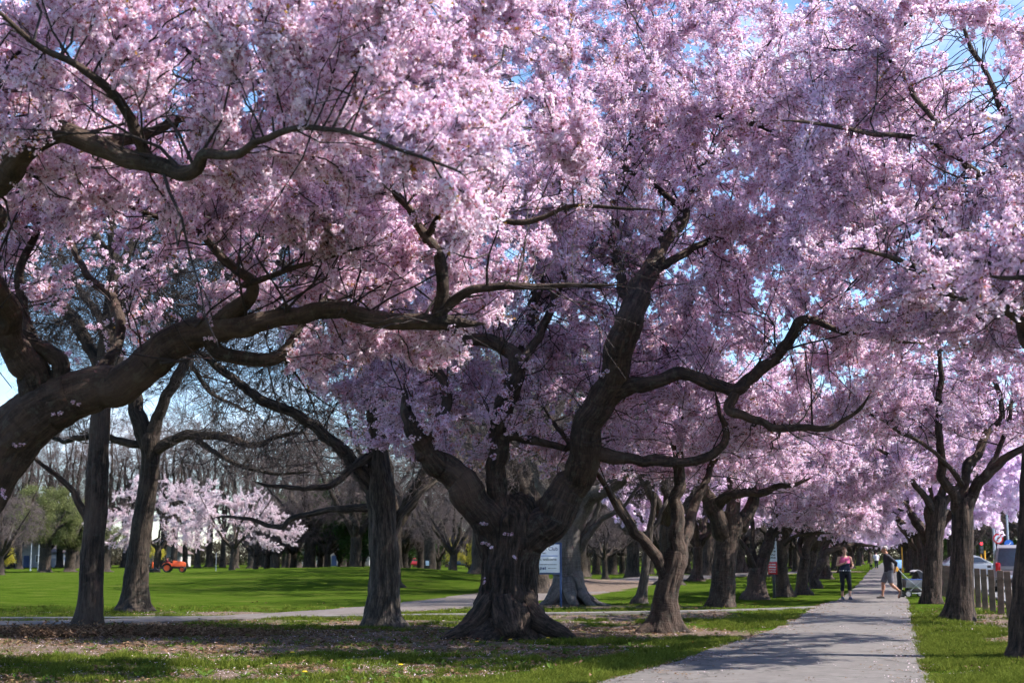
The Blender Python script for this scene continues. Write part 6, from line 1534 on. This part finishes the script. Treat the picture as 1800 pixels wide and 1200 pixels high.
DRY = leafy('dead_leaf', (0.06, 0.032, 0.020), (0.31, 0.195, 0.12), 0.15)
PETAL_G = leafy('fallen_petal', (0.62, 0.45, 0.50), (0.80, 0.66, 0.70), 0.2)
TUFT = source('tuft_source', [make_tuft(700 + i, GRASS, 18) for i in range(6)])
def make_leaf(seed, m, l=0.06, w=0.45, curl=0.3):
    g = np.random.default_rng(seed); V, Fc, T = [], [], []
    for k in range(5):
        c = np.append(g.normal(0, 0.09, 2), g.uniform(0.004, 0.02)); a = g.uniform(0, 6.28); e = np.array([math.cos(a), math.sin(a), g.normal(0, 0.25)]); f = np.array([-math.sin(a), math.cos(a), g.normal(0, 0.25)]); L = l * g.uniform(0.6, 1.3)
        z = np.array([0, 0, 1.0]); o = len(V)
        V += [tuple(c - e * L / 2), tuple(c + f * L * w / 2 + z * curl * L * 0.3), tuple(c + e * L / 2), tuple(c - f * L * w / 2 + z * curl * L * 0.3)]
        Fc += [(o, o + 1, o + 2), (o, o + 2, o + 3)]; T += [g.random()] * 4
    return new_mesh('leaf', V, Fc, [m], False, None, {'tint': np.array(T)})
LITTER = source('litter_source', [make_leaf(720 + i, DRY) for i in range(6)])
PETALS = source('petal_source', [make_leaf(740 + i, PETAL_G, 0.022, 0.8, 0.1) for i in range(4)])
def make_rosette(seed):
    g = np.random.default_rng(seed); V, Fc, T = [], [], []
    for k in range(11):
        a = k * 2.4 + g.uniform(-0.3, 0.3); e = np.array([math.cos(a), math.sin(a), g.uniform(0.2, 0.9)]); f = np.array([-math.sin(a), math.cos(a), 0]); L = g.uniform(0.06, 0.13); o = len(V)
        V += [(0, 0, 0.005), tuple(e * L * 0.6 + f * L * 0.17), tuple(e * L * np.array([1, 1, 0.8])), tuple(e * L * 0.6 - f * L * 0.17)]; Fc.append((o, o + 1, o + 2, o + 3)); T += [g.random()] * 4
    return new_mesh('rosette', V, Fc, [WEED], False, None, {'tint': np.array(T)})
ROSETTE = source('rosette_source', [make_rosette(760 + i) for i in range(4)])

SG = np.random.default_rng(77)
def view_points(n, y0, y1, p=1.6):
    """ground points in view (with a margin), denser near the camera"""
    t = SG.random(n); y = (y0 ** (1 - p) + t * (y1 ** (1 - p) - y0 ** (1 - p))) ** (1 / (1 - p)); x = SG.uniform(-0.46, 0.46, n) * y
    return x, y
def off_paths(x, y, pad=0.0):
    ok = ~((x > edge_left(y) - pad) & (x < edge_right(y) + pad))
    ds, _ = dist_poly(x, y, SIDE); dt, kt = dist_poly(x, y, TRACK)
    return ok & (ds > 0.45) & (dt > TRACK_W[kt] * 0.5 - 0.1) & ~((x > edge_right(y) + 3.1))
def scatter_ground(name, label, coll, n, y0, y1, cond, s0, s1, p=1.6):
    x, y = view_points(n, y0, y1, p); ok = off_paths(x, y) & cond(x, y); x, y = x[ok], y[ok]
    P = np.stack([x, y, height(x, y) - 0.004], -1); rot = np.zeros((len(x), 3)); rot[:, 2] = SG.uniform(0, 6.28, len(x)); rot[:, :2] = SG.normal(0, 0.12, (len(x), 2))
    o = scatter(name, coll, P, rot, SG.uniform(s0, s1, len(x)), None, n)
    return tag(o, label, name.replace('_', ' ').split()[-1], None, 'stuff')
def patchy(x, y): return grass_mask(x, y) + 0.35 * vnoise(np.stack([x * 2.3, y * 1.7, x * 0 + 4], -1))
scatter_ground('grass', 'short green grass tufts between the trees and beside the path', TUFT, 150000, 13.5, 44, lambda x, y: (patchy(x, y) > 0.60 + 0.25 * SG.random(len(x))) & (SG.random(len(x)) < np.clip((44 - y) / 14, 0, 1)) & (SG.random(len(x)) < np.where((y < 27) & (x < edge_left(y) - 1.2), 0.45, 1.0)), 0.55, 1.35)
scatter_ground('sparse_grass', 'thin scattered grass on the bare earth', TUFT, 26000, 13.5, 40, lambda x, y: (patchy(x, y) <= 0.62) & (SG.random(len(x)) < 0.35), 0.4, 0.8)
def lit(x, y):
    m = patchy(x, y); k = np.exp(-((x + 8.4) / 3.2) ** 2 - ((y - 28.3) / 0.9) ** 2)
    c = np.clip(0.5 + 1.6 * fbm(np.stack([x * 1.1, y * 1.5, x * 0 + 8], -1), 3), 0.05, 1)      # leaves gather in clumps
    return SG.random(len(x)) < np.clip((0.62 - m) * 1.6, 0.05, 0.8) * c + k
scatter_ground('leaf_litter', 'dead brown leaves scattered over the earth', LITTER, 60000, 13.5, 46, lit, 0.7, 1.5)
n = 5000                                             # the heap of leaves round the slim oak
x = -8.6 + SG.normal(0, 1.5, n) + 0.8; y = 28.35 + SG.normal(0, 0.42, n)
P = np.stack([x, y, 0.005 + SG.random(n) * 0.05 * np.exp(-((x + 8.2) / 2.4) ** 2)], -1); rot = SG.normal(0, 0.28, (n, 3)); rot[:, 2] = SG.uniform(0, 6.28, n)
tag(scatter('leaf_pile', LITTER, P, rot, SG.uniform(0.8, 1.4, n), None, 3), 'drift of dark brown leaves at the foot of the slim oak', 'leaves', None, 'stuff')
scatter_ground('fallen_petals', 'pale fallen petals sprinkled on the ground', PETALS, 16000, 13.5, 40, lambda x, y: SG.random(len(x)) < 0.5, 0.7, 1.3)
scatter_ground('weeds', 'low leafy weeds in the worn turf in front of the old cherry', ROSETTE, 2600, 14, 27, lambda x, y: SG.random(len(x)) < 0.55 * np.exp(-((x + 1.0) / 4.5) ** 2), 0.6, 1.3)
n = 900
y = SG.uniform(15, 45, n); x = edge_left(y) + (edge_right(y) - edge_left(y)) * np.where(SG.random(n) < 0.7, SG.beta(0.5, 3, n), 1 - SG.beta(0.5, 5, n))
P = np.stack([x, y, np.full(n, 0.022)], -1); rot = np.zeros((n, 3)); rot[:, 2] = SG.uniform(0, 6.28, n)
tag(scatter('path_leaves', LITTER, P, rot, SG.uniform(0.3, 0.7, n), None, 9), 'few dead leaves blown on the asphalt path', 'leaves', None, 'stuff')

n = 350                                             # petals drift to the edges of the path
y = 14 + 34 * SG.random(n) ** 1.5; e = np.where(SG.random(n) < 0.75, SG.exponential(0.16, n), SG.uniform(0, 3, n)); x = np.where(SG.random(n) < 0.55, edge_left(y) + e, edge_right(y) - e)
P = np.stack([x, y, np.full(n, 0.019)], -1); rot = np.zeros((n, 3)); rot[:, 2] = SG.uniform(0, 6.28, n)
tag(scatter('path_petals', PETALS, P, rot, SG.uniform(0.5, 1.2, n), None, 12), 'pale petals drifted along the edges of the path', 'petals', None, 'stuff')
DAND = simple('dandelion_yellow', (0.80, 0.52, 0.01), 0.7, vary=0.1)
STALK = simple('flower_stalk', (0.10, 0.17, 0.04), 0.7)
for u, v, lab in ((838, 1132, 'leftmost yellow dandelion in front of the old cherry'), (897, 1128, 'middle yellow dandelion in front of the old cherry'), (963, 1125, 'rightmost yellow dandelion in front of the old cherry'), (514, 1152, 'yellow dandelion in the turf below the slanting bough'), (535, 1188, 'yellow dandelion at the bottom edge left of centre'), (704, 1175, 'lone yellow dandelion near the bottom below the grey oak')):
    g0 = GP(u, v + 4); o = empty('dandelion', (g0[0], g0[1], -0.005)); tag(o, lab, 'flower', 'dandelions in the turf')
    MB().tube([(0, 0, 0), (0.005, 0, 0.05), (0.0, 0.0, 0.09)], [0.004, 0.003, 0.003], 6).build('stalk', STALK, o)
    h = MB()
    for k in range(14):
        a = k * 2.4; r = 0.010 + 0.011 * (k / 14); h.ball((r * math.cos(a) * 1.2, r * math.sin(a) * 1.2, 0.098 - 0.008 * (k / 14)), (0.013, 0.013, 0.006), 0, 1)
    h.build('flower_head', DAND, o)
    l = MB()
    for k in range(6):
        a = k * 1.05; e = np.array([math.cos(a), math.sin(a)]); f = np.array([-e[1], e[0]])
        l.add([(0, 0, 0.01), (*(e * 0.06 + f * 0.018), 0.04), (*(e * 0.12), 0.03), (*(e * 0.06 - f * 0.018), 0.04)], [(0, 1, 2, 3)])
    l.build('leaves', WEED, o)

# ------------------------------------------------------------------ the far edge of the park reads as one mass of shrubs and twigs
HEDGE = leafy('hedge_leaf', (0.045, 0.034, 0.030), (0.085, 0.080, 0.048), 0.2)
HEDGES = source('hedge_source', [make_leafclump(800 + i, [HEDGE], 60, 1.1, 0.32, 0.3) for i in range(4)])
n = 5200
u = SG.uniform(-250, 2100, n); y = SG.uniform(315, 340, n); x = (u - 900) / F * y
keepm = y > 0
x, y = x[keepm], y[keepm]
hmax = 4.5 + 2.5 * vnoise(np.stack([x * 0.05, y * 0, x * 0], -1)); z = height(x, y) + SG.random(len(x)) * hmax
rot = SG.uniform(0, 6.28, (len(x), 3))
tag(scatter('far_shrubbery', HEDGES, np.stack([x, y, z], -1), rot, SG.uniform(0.8, 1.6, len(x)), None, 5), 'dark brown shrubbery along the far edge of the park', 'shrubbery', None, 'stuff')
